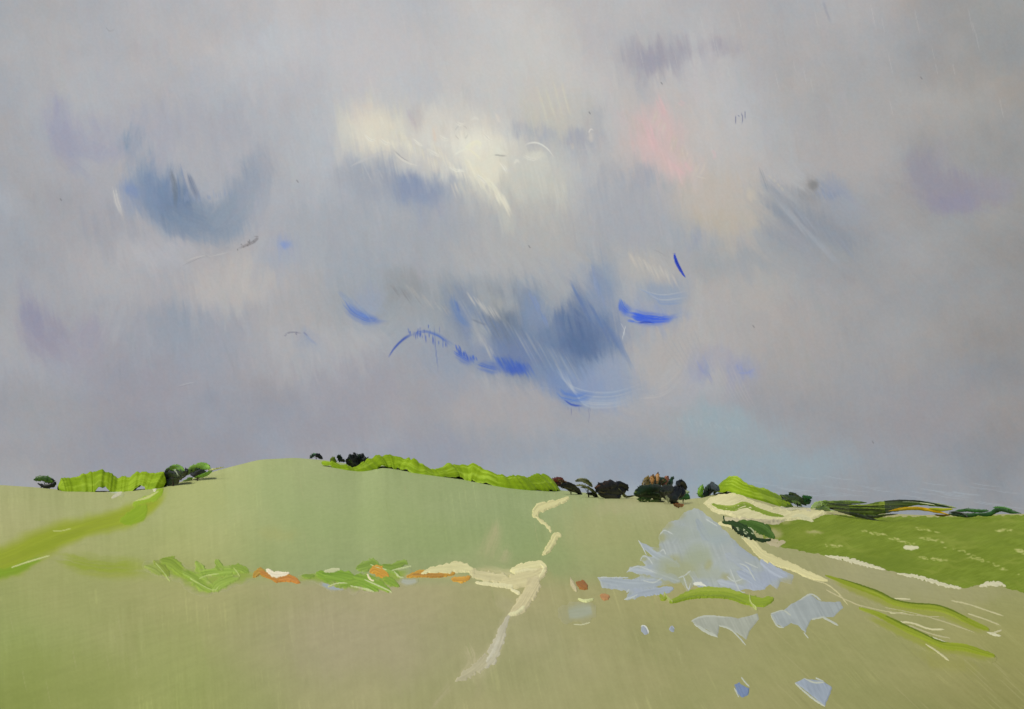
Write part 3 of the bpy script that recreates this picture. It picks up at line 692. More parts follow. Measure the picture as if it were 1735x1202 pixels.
# ---- the bright green field on the right
f = Sheet(1280, 864, 2140, 1120, 1.25)
f.polygon("1292,905 1300,884 1330,876 1380,872 1440,874 1560,876 1660,874 1760,872 2130,876 2130,1110 1960,1062 1820,1030 1735,1006 1700,994 1668,990 1632,998 1598,990 1560,982 1522,972 1480,958 1440,950 1400,942 1345,931 1300,922", (116,133,38), .05, 3.0, -3.0, 10, 2.5)
for q in range(70):
    u = random.uniform(1320, 1735); v = random.uniform(884, 990)
    f.tint(u, v, random.uniform(20, 60), random.uniform(2, 5), random.choice([(106,124,32), (132,144,54), (112,128,38), (138,148,62)]), .5)
f.tint(1500, 955, 90, 14, (104,122,32), .6); f.tint(1660, 900, 90, 14, (114,128,42), .5); f.tint(1360, 905, 30, 14, (128,140,48), .6)
f.tint(1310, 905, 18, 10, (176,166,128), .8); f.tint(1380, 903, 16, 4, (180,172,128), .7); f.tint(1330, 884, 14, 5, (172,166,120), .6)
for s_ in ("1465,900 1480,905 1505,908", "1560,913 1580,915 1600,920", "1605,930 1640,938 1680,955 1735,976", "1720,930 1735,938", "1400,925 1425,927", "1555,896 1600,905", "1690,900 1712,898", "1560,945 1600,950", "1640,945 1670,952 1700,966", "1510,912 1545,922"):
    p_ = catmull(P(s_), 30)
    for u, v in p_:
        if random.random() < .5: f.tint(u + random.uniform(-4, 4), v + random.uniform(-2, 2), random.uniform(1.5, 5), random.uniform(.8, 1.6), (184,184,120), .7)
f.stroke("1532,928 1545,929 1556,928", (3,4,2), (208,204,170), .12)
fo = f.build("field", M_ground)
tag(fo, kind="structure", label="bright green sloping field with pale flecks")

# ---- paths of pale chalk
p = Sheet(700, 836, 985, 1165, 1.0)
p.stroke("868,1034 858,1052 850,1072 841,1098 830,1118 816,1130", (2,4,7,10,11,5), (186,179,156), .07, .7, .7)
p.stroke("826,1112 812,1128 796,1140 772,1154", (6,9,7,2), (182,174,142), .06, .8, 1.0)
p.stroke("846,1080 836,1104 824,1122", (1.5,3,2), (198,192,172), .08, .6, .7)
p.stroke("962,844 948,851 930,856 914,862 906,872", (3,5,6,8,6), CREAM, .7, .9, .5, (.05,.05), .2)
p.stroke("908,876 918,884 930,894 933,902", (2,2.6,2.6,2), CREAM, .3, .6, .8)
p.stroke("950,908 942,908 936,920 928,932 919,941", (3,6,6,5,2), CREAM, .5, .9, .5, (.05,.1), .2)
p.stroke("714,974 730,968 752,965 775,962 797,966 801,972", (2,6,8,10,8,4), (216,208,156), .4, 1.0, .5, (.1,.05), .1)
p.stroke("800,972 830,978 858,982", (8,10,8), (206,196,150), .3, .8, .6)
p.stroke("866,968 890,962 915,957 924,962", (5,8,8,4), (218,210,158), .4, .9, .5, (.1,.05), .12)
p.stroke("850,990 880,984 905,978 922,968", (6,12,14,8), (208,197,150), .35, .8, .5)
p.stroke("806,988 840,992 868,996", (2,3,3), (216,208,164), .3, .6, .5)
p.stroke("916,958 922,966 914,980", (1,2,1), (226,218,170), .5, .5, .4)
p.stroke("872,972 890,968 910,966", (1,1.8,1), (226,218,172), .45, .5, .4)
p.stroke("908,985 896,1006 884,1026 868,1040", (13,13,12,6), (202,190,148), .3, .7, .4)
p.stroke("888,1030 876,1040 862,1042", (3,3,2), (220,214,170), .4, .5, .3)
p.stroke("866,1000 880,1006", (2,3), (220,212,170), .35)
tag(p.build("chalk_path", M_thick), kind="structure", label="pale cream chalk path winding down the hill")

p = Sheet(1180, 826, 1420, 990, 1.0)
p.polygon("1192,852 1205,843 1222,838 1245,836 1275,848 1300,857 1340,866 1392,862 1400,870 1380,880 1330,884 1300,888 1265,884 1230,872 1208,868", (214,206,158), .3, 2.5, -2.5, 9, 2.0, .25)
p.polygon("1222,874 1260,880 1300,882 1328,884 1318,890 1270,888 1232,884", (190,180,146), .12, 2.0, -2.5, 7, 2)
p.stroke("1322,862 1340,858 1362,858 1372,866", (3,6,7,4), (198,192,164), .5, .9, .6); p.stroke("1380,862 1398,858 1412,866", (3,5,3), (186,196,124), .5, .9, .7)
p.stroke("1342,878 1356,876 1378,884", (2,4,2), (206,202,160), .3)
p.stroke("1219,887 1235,890 1255,902 1275,922 1292,940 1316,952 1345,962 1368,974 1402,985", (3,4,6,7,8,7,6,5,2), (214,205,152), .35, .8, .4, (.05,.1), .3)
p.stroke("1300,915 1316,920 1330,919", (6,8,4), (182,170,134), .15, .7, .7)
tag(p.build("chalk_bank", M_thick), kind="structure", label="cream chalk bank above the water")

p = Sheet(1340, 936, 1735, 1140, 1.0)
for s_, w_ in (("1398,942 1425,946 1450,952 1478,960 1500,966", (1,3,4,3,1)), ("1520,972 1550,977 1580,985 1605,993 1628,997", (1,3,3,3,2)), ("1660,994 1680,989 1695,990 1704,994", (2,4,4,2))):
    p.stroke(s_, w_, (206,200,168), .22, .9, .9)
for s_, w_, c_ in (("1340,962 1370,980 1400,990 1420,1005 1437,1026", 1.2, (196,188,140)), ("1356,970 1380,978 1402,984", 1.2, (206,200,160)), ("1445,988 1475,998 1500,1010", 1.4, (206,202,160)), ("1515,1014 1530,1015 1543,1016", 1.2, (204,198,158)),
                   ("1612,1018 1640,1024 1670,1034 1700,1044", 1.2, (190,184,140)), ("1640,1040 1670,1050 1695,1060", 1.2, (186,180,136)), ("1672,1072 1688,1076 1696,1078", (1,3,1), (206,202,170)), ("1680,1074 1697,1068", 1.4, (196,190,150)),
                   ("1456,1030 1480,1038 1505,1050", 1.6, (206,202,158)), ("1508,1039 1530,1039 1540,1042", 1.3, (198,194,150)), ("1522,1054 1545,1056 1575,1066 1600,1067", 1.5, (204,198,156)), ("1570,1078 1590,1086 1612,1093", (1,3.4,1.4), (206,202,172)),
                   ("1568,1092 1590,1106 1608,1120", 1.6, (200,194,150)), ("1540,1060 1580,1075 1610,1082", 1.1, (176,170,128)), ("1448,1024 1500,1036 1560,1044 1600,1046", 1.0, (178,172,128)), ("1500,1030 1550,1040 1600,1054 1650,1072", 1.0, (174,168,124)), ("1400,1000 1430,1015 1460,1028", 1.0, (184,176,134))):
    p.stroke(s_, w_, c_, .1, .4, .5, (.1,.15))
tag(p.build("field_edge", M_thick), kind="structure", label="thin pale furrow edges on the right-hand slope")

# ---- water
w = Sheet(1005, 856, 1352, 1024, 1.0)
wc = (164,171,172)
w.polygon("1150,880 1160,866 1182,862 1200,876 1222,892 1258,930 1300,957 1345,974 1341,990 1322,986 1318,1000 1306,990 1288,1002 1262,998 1250,1004 1215,996 1190,999 1178,990 1163,1004 1155,988 1120,992 1098,1000 1075,1016 1060,1016 1066,1002 1020,996 1013,980 1040,979 1070,982 1086,976 1063,968 1068,961 1094,958 1086,950 1092,942 1112,944 1096,934 1082,917 1100,926 1118,928 1116,910 1122,898 1134,884", wc, .05, 2.4, .35, 8, 2.0)
for u, v, a_, b_, c_ in ((1170,880,22,18,(160,168,164)), (1195,905,40,18,(156,165,160)), (1215,915,30,14,(152,164,170)), (1145,905,26,16,(160,168,164)), (1130,978,34,18,(160,164,132)), (1158,965,44,24,(160,162,124)), (1178,942,30,16,(158,166,142)), (1205,965,36,14,(162,170,168)), (1180,925,30,14,(164,172,170)), (1305,978,46,22,(158,167,192)), (1268,935,28,20,(152,164,186)), (1285,992,44,10,(164,172,196)), (1060,990,44,14,(160,169,188)), (1112,962,26,10,(164,174,194)), (1096,932,14,18,(164,172,186)), (1250,960,36,16,(166,174,178)), (1184,988,20,10,(162,171,190)), (1090,1004,22,10,(158,168,190)), (1240,985,24,8,(168,172,160))):
    w.tint(u, v, a_, b_, c_, .8)
for u, v, a_, b_ in ((1128,890,16,12), (1120,912,12,10), (1150,872,14,9), (1160,996,22,12), (1136,992,14,8), (1112,930,8,8), (1140,955,12,16), (1166,980,8,14), (1200,958,8,14), (1228,978,10,8), (1096,975,14,4), (1335,990,18,14), (1310,1000,12,8), (1090,948,8,5)): w.scrape(u, v, a_, b_)
for s_, w_, c_ in (("1150,985 1110,972 1066,966", (7,7,3), (168,176,186)), ("1140,998 1090,1006 1062,1014", (6,6,2), (160,169,184)), ("1120,988 1070,990 1018,984", (7,8,4), (164,173,184)), ("1150,960 1110,940 1086,920", (7,6,2), (166,175,184)), ("1290,950 1310,966 1334,978", (7,8,4), (166,174,192)), ("1250,970 1276,984 1296,998", (6,7,4), (162,171,190)), ("1230,940 1256,956 1276,972", (6,7,4), (160,169,186)), ("1170,970 1180,984 1186,992", (5,5,2), (168,175,190)), ("1140,920 1150,905 1158,888", (6,7,4), (162,170,172)), ("1200,915 1190,900 1180,880", (7,7,4), (154,164,172)), ("1216,985 1240,992 1262,998", (5,5,3), (170,177,190))):
    w.stroke(s_, w_, c_, .16, .8, .5, (.15,.2), .1, 16)
for u, v, a_, b_, c_ in ((1150,966,50,24,(158,163,128)), (1186,942,22,22,(157,165,142)), (1200,975,30,12,(163,169,156)), (1152,905,26,16,(160,168,160)), (1205,900,24,18,(155,165,165)), (1250,945,30,20,(163,170,176))):
    w.tint(u, v, a_, b_, c_, .75)
ridge = (190,195,194)
for s_ in ("1013,979 1040,979 1064,979", "1082,916 1090,930 1096,942", "1085,950 1090,942 1098,946 1106,957", "1062,970 1072,963 1084,961 1112,972", "1062,1004 1066,1000", "1058,1016 1072,1013 1080,1008", "1150,980 1160,976 1170,968", "1158,978 1166,1000 1170,990", "1176,990 1190,993 1215,1002 1245,1008", "1237,965 1252,1000 1262,1004", "1253,956 1266,962 1280,985", "1262,953 1275,959 1284,963", "1232,978 1244,986 1258,982", "1118,906 1126,899 1140,906", "1118,936 1124,932 1128,940", "1196,880 1215,892", "1090,985 1108,988 1122,980"):
    w.stroke(s_, .95, ridge, .16, .3, .6, (.15, .2))
w.stroke("1176,990 1186,990 1196,994", (2,3,1), (222,222,212), .2)
tag(w.build("water", M_water), kind="structure", label="pale lavender sheet of shallow water with ragged edges")

def puddle(s, col, box, rim=(184,187,176), strokes=(), label=""):
    q = Sheet(*box, .8)
    q.polygon(s, col, .04, 1.4, .5, 7, 1.6)
    for s_, w_ in strokes: q.stroke(s_, w_, rim, .07, .3, .5, (.15, .2))
    tag(q.build("puddle", M_water), kind="structure", label=label)
puddle("1172,1053 1184,1047 1200,1045 1236,1045 1250,1048 1284,1040 1286,1050 1272,1066 1264,1084 1250,1074 1236,1066 1218,1060 1216,1080 1198,1068 1184,1062", (164,167,156), (1165,1036,1292,1100),
       strokes=(("1171,1053 1184,1047 1200,1044 1222,1046 1234,1046", 1.6), ("1176,1058 1196,1070 1216,1080", (1,2.6,1.4)), ("1216,1060 1236,1066 1252,1080 1264,1094", 1.2)), label="pale arrow-shaped puddle in the right foreground")
puddle("1306,1040 1328,1034 1340,1024 1352,1018 1374,1008 1392,1020 1424,1020 1428,1030 1412,1046 1392,1046 1374,1050 1364,1072 1352,1060 1340,1056 1328,1064 1316,1058", (158,165,168), (1298,1000,1436,1082),
       strokes=(("1354,1018 1374,1007 1392,1018", 1.4), ("1306,1041 1326,1035 1340,1044", 1.2), ("1306,1042 1316,1060 1328,1064", 1.2), ("1394,1046 1406,1052 1420,1060", 1.6), ("1376,1050 1396,1046", 1.2), ("1362,1072 1370,1082", 1.0)), label="larger blue-grey puddle below the water")
puddle("1244,1160 1252,1157 1262,1164 1270,1166 1268,1178 1258,1182 1248,1174", (112,130,170), (1236,1140,1280,1192), strokes=(("1256,1148 1264,1158 1270,1164", 1.2), ("1244,1166 1252,1182", 1.0)), label="small deep blue puddle near the bottom edge")
puddle("1347,1157 1362,1150 1380,1152 1398,1156 1410,1166 1404,1182 1398,1197 1374,1178", (150,160,178), (1340,1140,1420,1204), strokes=(("1362,1150 1380,1158 1398,1157", 1.4), ("1382,1149 1396,1155", 1.0), ("1347,1158 1372,1180 1398,1198", 1.5)), label="kite-shaped blue-grey puddle at the bottom edge")
puddle("1086,1063 1091,1061 1097,1066 1098,1074 1092,1076 1086,1071", (150,158,172), (1078,1052,1106,1084), rim=(214,216,212), strokes=(("1086,1062 1091,1060 1097,1066 1099,1074", 1.2),), label="small oval puddle with a pale rim")
puddle("1134,1066 1138,1061 1143,1065 1142,1071 1137,1071", (152,160,172), (1128,1055,1149,1077), rim=(170,176,196), strokes=(("1134,1067 1138,1061 1143,1066", .8),), label="smallest round puddle")
q = Sheet(945, 1020, 1010, 1066, 1.0)
q.fade("962,1042 985,1038 1004,1034", (14,20,12), (162,167,150), .85, .5, .3)
q.stroke("972,1058 986,1059 1000,1055", 1.0, (196,194,156), .06)
tag(q.build("puddle", M_water), kind="structure", label="faint drying puddle on the buff slope")

# ------------------------------------------------------------------ hedges
LIME, LIME2, MOSS = (130, 156, 24), (121, 148, 20), (140, 152, 52)
def hedge_rows(name, rows, cols, label, group=None, cat="hedge", depth=1.6, amp=.07, ridge_cols=None, base_sink=.25, seg=23, mat=None, parent=None, scallop=0.0, seed=0):
    """a hedge standing on the ground; rows: u, v of its foot, v of its top; domed section with lumps"""
    rw = P(rows)
    L = np.hypot(*np.diff(rw[:, :2], axis=0).T).sum()
    n = max(10, int(L / 1.6))
    q = catmull(rw, n)
    u, vb, vt = q[:, 0], q[:, 1], q[:, 2]
    if scallop:
        w_ = np.minimum(1, np.minimum(np.arange(n), np.arange(n)[::-1]) / 8.0) * scallop * 62
        ss = np.linspace(0, L, n)
        vb = vb + w_ * (np.abs(np.sin(ss / 8.5 + 2.5 * vnoise(ss / 30, ss * 0, 300 + seed))) - .5)
        vt = vt + w_ * .8 * (.5 - np.abs(np.sin(ss / 7.6 + 1 + 2.5 * vnoise(ss / 26, ss * 0, 310 + seed))))
    ss_ = np.linspace(0, L, n)
    vb = vb + 2.2 * (vnoise(ss_ / 3.4, ss_ * 0, 320 + seed) - .5); vt = vt + 2.6 * (vnoise(ss_ / 3.0, ss_ * 0, 330 + seed) - .5)
    g_ = np.exp(-.5 * (np.arange(-40, 41) / 16.0) ** 2); g_ /= g_.sum()
    line = np.convolve(np.pad(vb, 40, mode='edge'), g_, 'valid') + 1.2      # the hedge keeps an even line on the ground
    x, y, z = hit(u, line)
    D = np.hypot(x, y)
    D = np.convolve(np.pad(D, 40, mode='edge'), g_, 'valid')
    sc_ = D / np.hypot(x, y); x, y = x * sc_, y * sc_; z = height(x, y)
    foot_z = (line - vb) * D / F                                             # ragged foot of the hanging leaves
    hgt = np.maximum((vb - vt) * D / F, .12)
    # walk direction on the plan, and the side that faces away from the valley
    tx, ty = np.gradient(x), np.gradient(y)
    k = np.exp(-.5 * (np.arange(-6, 7) / 3.0) ** 2); k /= k.sum()
    tx = np.convolve(np.pad(tx, 6, mode='edge'), k, 'valid'); ty = np.convolve(np.pad(ty, 6, mode='edge'), k, 'valid')
    l = np.hypot(tx, ty) + 1e-9
    nx, ny = -ty / l, tx / l
    s = np.concatenate([[0], np.cumsum(np.hypot(np.diff(u), np.diff(vb)))])
    verts, col = [], []
    endf = np.sqrt(np.clip(np.minimum(s, s[-1] - s) / 9.0 + .08, 0, 1))
    cols = [np.asarray(c, float) for c in cols]
    for j in range(seg):
        ph = math.pi * j / (seg - 1)
        hw = hgt * depth * .5 + .25
        f = j / (seg - 1)                                   # 0 at the near foot, .72 at the crest, 1 at the far foot
        rise = np.minimum(f / .72, 1.0) if f <= .72 else 1 - ((f - .72) / .28) ** 1.6
        lat = -1 + 1.35 * min(f / .72, 1.0) ** 1.15 if f <= .72 else .35 + .65 * ((f - .72) / .28)
        fine = .07 * (vnoise(s / 22 + 5 * seed + f * 2, np.full(n, f * 9.0), 47 + seed) - .5) + .03 * (vnoise(s / 4.2 + f * 6, np.full(n, f * 6.0), 48 + seed) - .5)
        bump = 1 + fine * .25
        off = lat * hw * endf * (1 + fine * .6)
        up = rise * hgt * bump * endf - (base_sink if j in (0, seg - 1) else 0)
        ph = math.pi * f
        gx, gy = x + nx * off, y + ny * off
        gz = height(gx, gy)
        gz = np.minimum(gz, z + .3)
        verts.append(np.stack([gx, gy, gz * (1 - rise) + z * rise + up + foot_z], 1))
        m = fnoise(s / 16 + 9 * seed, np.full(n, ph * 2.2), 60 + seed, 3)[:, None]
        st = vnoise(s / 40 + 3 * seed, np.full(n, ph * 6.0), 61 + seed)[:, None]
        c = cols[0] * (1 - smooth((m - .35) / .3)) + cols[-1] * smooth((m - .35) / .3)
        if len(cols) > 2: c = c * (1 - smooth((st - .62) / .15)) + cols[1] * smooth((st - .62) / .15)
        if ridge_cols is not None:
            pos = np.interp(ph / math.pi, [0, .5, 1], [0, 1, 0])
            rs = smooth((vnoise(s / 60, np.full(n, ph * 9.0), 70 + seed) - .55) / .1)[:, None]
            c = c * (1 - rs) + np.asarray(ridge_cols, float) * rs
        kn = vnoise(s / 5 + f * 5, np.full(n, f * 8.0), 66 + seed)[:, None]
        col.append(c + (st - .5) * 14 + (kn - .5) * 8)
    V_ = np.concatenate(verts); C_ = np.concatenate(col)
    i = np.arange(seg * n).reshape(seg, n)
    f_ = np.stack([i[:-1, :-1], i[:-1, 1:], i[1:, 1:], i[1:, :-1]], -1).reshape(-1, 4)
    o = link_mesh(name, V_, f_, mat or M_green, alb(C_), parent)
    if label: tag(o, label, cat, group)
    return o

hedge_rows("hedge", "98,828,815 108,833,812 122,834,812 138,831,806 150,830,800 160,824,797 172,816,792 184,820,796 196,828,803 206,830,804 218,826,803 232,820,797 246,818,799 258,826,801 270,828,800 280,825,806", (LIME, (138,164,36), LIME2),
           "bright lime hedge with a scalloped top on the left skyline", "lime hedges", scallop=.05, seed=1)
hedge_rows("hedge", "545,783,779 560,790,784 578,797,789 596,801,791 612,801,789 622,795,782 632,790,776 645,787,772 660,789,771 676,790,774 688,792,776 700,800,779 716,806,787 734,809,797 750,805,791 765,802,785 780,808,788 800,812,785 815,814,793 830,820,801 850,828,807 870,830,808 890,828,808 908,826,806 920,826,802 930,826,806 950,833,824", (LIME, (142,168,44), LIME2),
           "longest lime hedge running down the central hill crest", "lime hedges", scallop=.06, seed=2)
hedge_rows("hedge", "1215,828,818 1222,828,810 1235,828,806 1250,836,812 1270,845,823 1290,851,829 1310,856,832 1325,857,838 1336,850,836", (LIME, (148,172,50), LIME2),
           "lime hedge along the top of the cream bank", "lime hedges", scallop=.04, seed=3)
b = Sheet(1195, 842, 1345, 890, .8)
b.stroke("1206,855 1222,862 1244,864 1262,858 1280,864 1304,873 1328,877", (2,4,4,5,4.4,3.6,1.6), (126,148,26), 1.0, .8, .4, (.06,.08), .2, 20)
b.stroke("1216,857 1240,860 1260,853 1276,858", (1,1.6,1.8,1), (150,168,56), 1.1, .6, .5)
tag(b.build("hedge", M_green), "short curved lime hedge across the cream bank", "hedge", "lime hedges")
b = Sheet(1110, 985, 1320, 1040, .9)
b.stroke("1118,1008 1124,1016 1130,1012", (1.5,3.5,2), (142,156,40), .4, .7, .5)
b.stroke("1136,1021 1150,1016 1168,1009 1190,1004 1215,1004 1242,1008 1268,1018 1290,1021 1308,1016", (2.5,5.5,7.5,8.5,8,8,8.5,9,5), (134,154,26), .34, .8, .35, (.06,.06), .15)
b.stroke("1160,1010 1190,1000 1225,1001 1255,1008", (2,4,4,2), (148,164,46), .36, .8, .5)
b.stroke("1140,1022 1170,1014 1200,1012 1235,1014 1262,1024", (1.5,2,2,2,1.5), (120,140,20), .36, .6, .6)
b.stroke("1270,1010 1272,1024 1282,1034", .9, (186,194,120), .8, .3); b.stroke("1125,1006 1134,1018 1140,1022", .8, (170,178,110), .7, .3)
tag(b.build("hedge", M_green), "low lime hedge along the near edge of the pale water", "hedge", "lime hedges")
for lab, low, main, dark in (("narrow olive green hedge curving down the right slope, the upper of two", "1412,984 1450,1001 1490,1016 1520,1029 1560,1036 1600,1042 1640,1060 1670,1071", "1399,976 1430,987 1460,997 1490,1008 1515,1021 1545,1027 1580,1030 1605,1036 1630,1048 1655,1060 1674,1068", "1420,981 1455,992 1490,1005 1516,1018 1545,1024 1585,1027 1612,1036 1640,1050"),
                             ("narrow olive green hedge curving down the right slope, the lower of two", "1470,1046 1510,1064 1550,1083 1590,1099 1630,1104 1680,1116", "1456,1032 1485,1041 1510,1053 1535,1066 1560,1078 1585,1090 1605,1096 1635,1099 1660,1106 1684,1113", "1500,1046 1530,1060 1560,1074 1590,1089 1610,1092")):
    m_ = P(main); b = Sheet(m_[:, 0].min() - 14, m_[:, 1].min() - 16, m_[:, 0].max() + 18, m_[:, 1].max() + 20, .9)
    b.fade(low, (6,9,10,10,8), (146,150,62), .75, .4, .6)
    b.stroke(main, (1.5,4.2,5.2,5.6,5.4,5.6,5,4), (138,150,40), .3, .8, .2, (.06,.08), .1, 20)
    b.stroke(dark, (.8,1.5,1.7,1.5,.8), (96,112,22), .34, .4, .4, (.1,.15))
    tag(b.build("hedge", M_ground), lab, "hedge", "hedges on the right slope")

# soft lime bank coming down from the left skyline
b = Sheet(-20, 826, 300, 1000, 1.1)
b.fade("-40,966 20,945 60,926 110,906 160,890 200,880 228,870 252,858 268,846 278,830", (46,42,38,34,30,24,26,24,17,10), (146,158,42), 1.0, .35, .35)
b.fade("-20,974 20,968 70,946", (13,12,7), (122,152,34), .8, .4, .4)
b.fade("30,942 90,918 150,898", (10,12,8), (136,150,36), .5, .5, .5)
b.stroke("205,884 222,878 238,868 246,858", (4,12,13,6), (134,160,36), .3, .5, .4)
b.stroke("226,856 244,848 262,842 274,830", (3,6,7,5), (142,168,44), .5, .6, .4)
b.stroke("230,850 250,844 268,834", (1,2.4,1), (190,194,128), .5, .5)
b.stroke("20,962 50,952 84,942", (1,1.4,1), (196,200,140), .15); b.stroke("90,900 104,900 120,896", 1, (182,188,110), .12)
tag(b.build("hedge", M_ground), "soft-edged yellow-green hedge slanting down to the left edge", "hedge", "lime hedges")
b = Sheet(170, 812, 290, 850, .9)
b.fade("172,826 190,830 206,838", (6,8,5), (190,192,196), .8, .4, .3, .05)
b.stroke("98,836 120,836 140,832", 2, (200,196,160), .2); b.stroke("190,844 200,838 206,832", (2,3,2), (198,192,170), .3); b.stroke("256,828 262,826 262,834", (2,4,2), (206,202,180), .4)
tag(b.build("chalk_edge", M_thick), kind="structure", label="pale patch under the left hedge")

# the hedge line across the middle of the hill foot
b = Sheet(95, 930, 460, 1012, 1.0)
g1 = (140,158,48)
b.fade("250,960 285,966 315,976 345,988 375,984 405,976 432,974", (9,15,17,19,18,15,7), (140,158,58), .95, .5, .6)
for s_, w_, c_ in (("262,952 274,962 286,976", (5,9,4), g1), ("272,950 290,954 304,966 320,976", (5,12,11,6), (140,164,44)), ("310,970 330,980 346,992 362,1000", (5,10,12,6), (150,176,62)), ("332,952 340,964 344,976", (3,8,8), (146,172,60)), ("340,974 360,970 384,968 412,966", (4,7,9,3), (146,174,60)), ("366,950 372,960 378,968", (4,7,4), (140,166,56)), ("362,1002 370,992 388,984 404,980", (5,9,8,4), (148,174,62)), ("390,962 408,964 420,970", (4,8,4), (144,170,58)), ("246,960 262,966 272,974", (3,6,4), (150,166,70))):
    b.stroke(s_, w_, tuple(q * .94 for q in c_), .24, .9, .5, (.1,.1), .1, 26)
for s_ in ("264,956 276,970 288,986", "322,982 340,992 362,1002 370,996", "396,964 404,974 406,978", "338,982 352,976 370,974"):
    b.stroke(s_, .9, (176,190,112), .3, .3)
for _ in range(12): b.scrape(random.uniform(262, 425), random.uniform(950, 1000), random.uniform(3, 9), random.uniform(2, 5), .45)
tag(b.build("hedge", M_green), "ragged mid-green hedge left of the orange bracken at the hill foot", "hedge", "lime hedges")
b = Sheet(505, 940, 700, 1016, 1.0)
b.fade("505,978 545,979 585,986 625,988 655,980 692,968", (4,11,15,17,15,7), (138,160,56), .95, .5, .6)
for s_, w_, c_ in (("512,976 524,978 532,976", (2,4,2), (132,160,50)), ("538,972 556,980 566,990", (6,9,4), (132,168,40)), ("548,974 572,978 598,984 622,992 640,1002", (5,12,11,9,4), (130,166,40)), ("568,994 590,990 606,986", (3,6,5), (136,168,48)), ("600,978 625,984 646,994 662,1003", (5,9,8,3), (136,170,46)), ("604,964 620,960 632,956 640,962", (4,9,9,5), (134,162,58)), ("640,960 660,966 676,974", (3,6,3), (140,170,66)), ("648,958 664,960 684,954 690,956", (3,4,7,3), (132,160,54)), ("650,980 662,986 676,994", (4,7,3), (134,166,44))):
    b.stroke(s_, w_, tuple(q * .94 for q in c_), .24, .9, .5, (.1,.1), .1, 26)
for s_ in ("628,958 640,963 655,967", "556,995 572,990 588,990", "594,994 614,998 634,1004", "618,984 640,994 664,1005", "668,970 676,978 684,980", "664,968 680,964 698,960"):
    b.stroke(s_, (.8,1.4,.8), (192,200,146), .3, .3)
b.stroke("550,970 562,968 576,966", (2,4,2), (196,198,156), .4)
for _ in range(10): b.scrape(random.uniform(540, 690), random.uniform(955, 1002), random.uniform(3, 9), random.uniform(2, 5), .4)
tag(b.build("hedge", M_green), "ragged mid-green hedge with pale twigs between two orange bracken patches", "hedge", "lime hedges")
for box, parts, lab in (((420,955,520,996), (("430,978 440,969 452,977", (4,7,3), (182,142,40)), ("440,970 456,977 470,982 484,978 506,986", (3,4,6,6,3), (182,122,34)), ("474,984 490,982 508,988", (3,5,2), (196,128,44)), ("452,966 464,974 480,974 490,972", (3,6,5,2), (232,220,196))), "rust orange bracken patch with a white crest, left of the green hedge"),
                        ((620,958,668,990), (("628,970 636,966 648,972 658,978", (4,9,8,4), (200,146,30)), ("622,974 628,984 634,986", (1.5,2,1.5), (226,214,176))), "small bright orange bracken clump inside the green hedge"),
                        ((680,960,806,994), (("690,978 710,972 730,972 750,974 770,972", (3,5,5,4,3), (198,148,40)), ("700,976 730,976 752,976", 3, (176,126,34)), ("766,982 784,983 796,978", (3,5,3), (204,150,44))), "long orange bracken strip under the cream chalk path")):
    b = Sheet(*box, .8)
    for s_, w_, c_ in parts: b.stroke(s_, w_, c_, .28, .9, .45, (.1,.1), .15, 24)
    tag(b.build("bracken", M_thick), lab, "bracken", "orange bracken patches")
b = Sheet(540, 980, 720, 1006, 1.0)
b.fade("545,990 562,996 582,998", (4,6,3), (160,170,186), .9, .4); b.fade("680,984 692,987 706,984", (5,7,4), (172,176,172), .7, .4)
tag(b.build("puddle", M_water), kind="structure", label="blue-grey wet patches below the green hedge")
for box, parts, lab in (((966,972,1012,1022), (("978,988 986,992 994,998", (5,8,4), (150,96,30)), ("980,1016 992,1019 1006,1016", (1,3,1), (206,208,150)), ("960,974 970,990 976,1002", (2,4,3), (192,180,142))), "brown bush with a pale rim below it on the buff slope"),
                        ((1012,1000,1040,1022), (("1018,1010 1024,1012 1032,1012", (3,6,3), (178,128,78)),), "faint tan bush just left of the water"),):
    b = Sheet(*box, .8)
    for s_, w_, c_ in parts: b.stroke(s_, w_, c_, .35, .8, .5, (.1,.1))
    tag(b.build("bush", M_thick), lab, "bush")
# dark green growth beside the chalk edge
b = Sheet(1215, 868, 1325, 928, .8)
b.stroke("1250,887 1272,889 1294,897 1310,911", (3,8,10,6), (66,98,32), .8, .9, .4, (.08,.08), .1, 26)
b.stroke("1224,886 1244,889 1262,899 1280,914", (2,5,7,4), (40,66,26), .9, .9, .5, (.08,.08), .1, 26)
b.stroke("1240,894 1256,905 1274,915", (1.5,3.2,2), (26,44,20), 1.0, .8, .7)
b.stroke("1226,875 1227,882 1230,887", 1.1, (44,66,34), .6, .4)
b.stroke("1280,914 1294,917 1306,916", (1.5,2.4,1.2), (34,56,24), .9, .7, .6)
for q in range(14):
    u, v = random.uniform(1246, 1276), random.uniform(894, 914)
    b.stroke(f"{u},{v} {u + 3},{v + 1.5}", .8, (176,184,150), 1.0, .3)
tag(b.build("hedge", M_ground), "dark green wedge-shaped hedge with white flecks beside the cream chalk edge", "hedge")

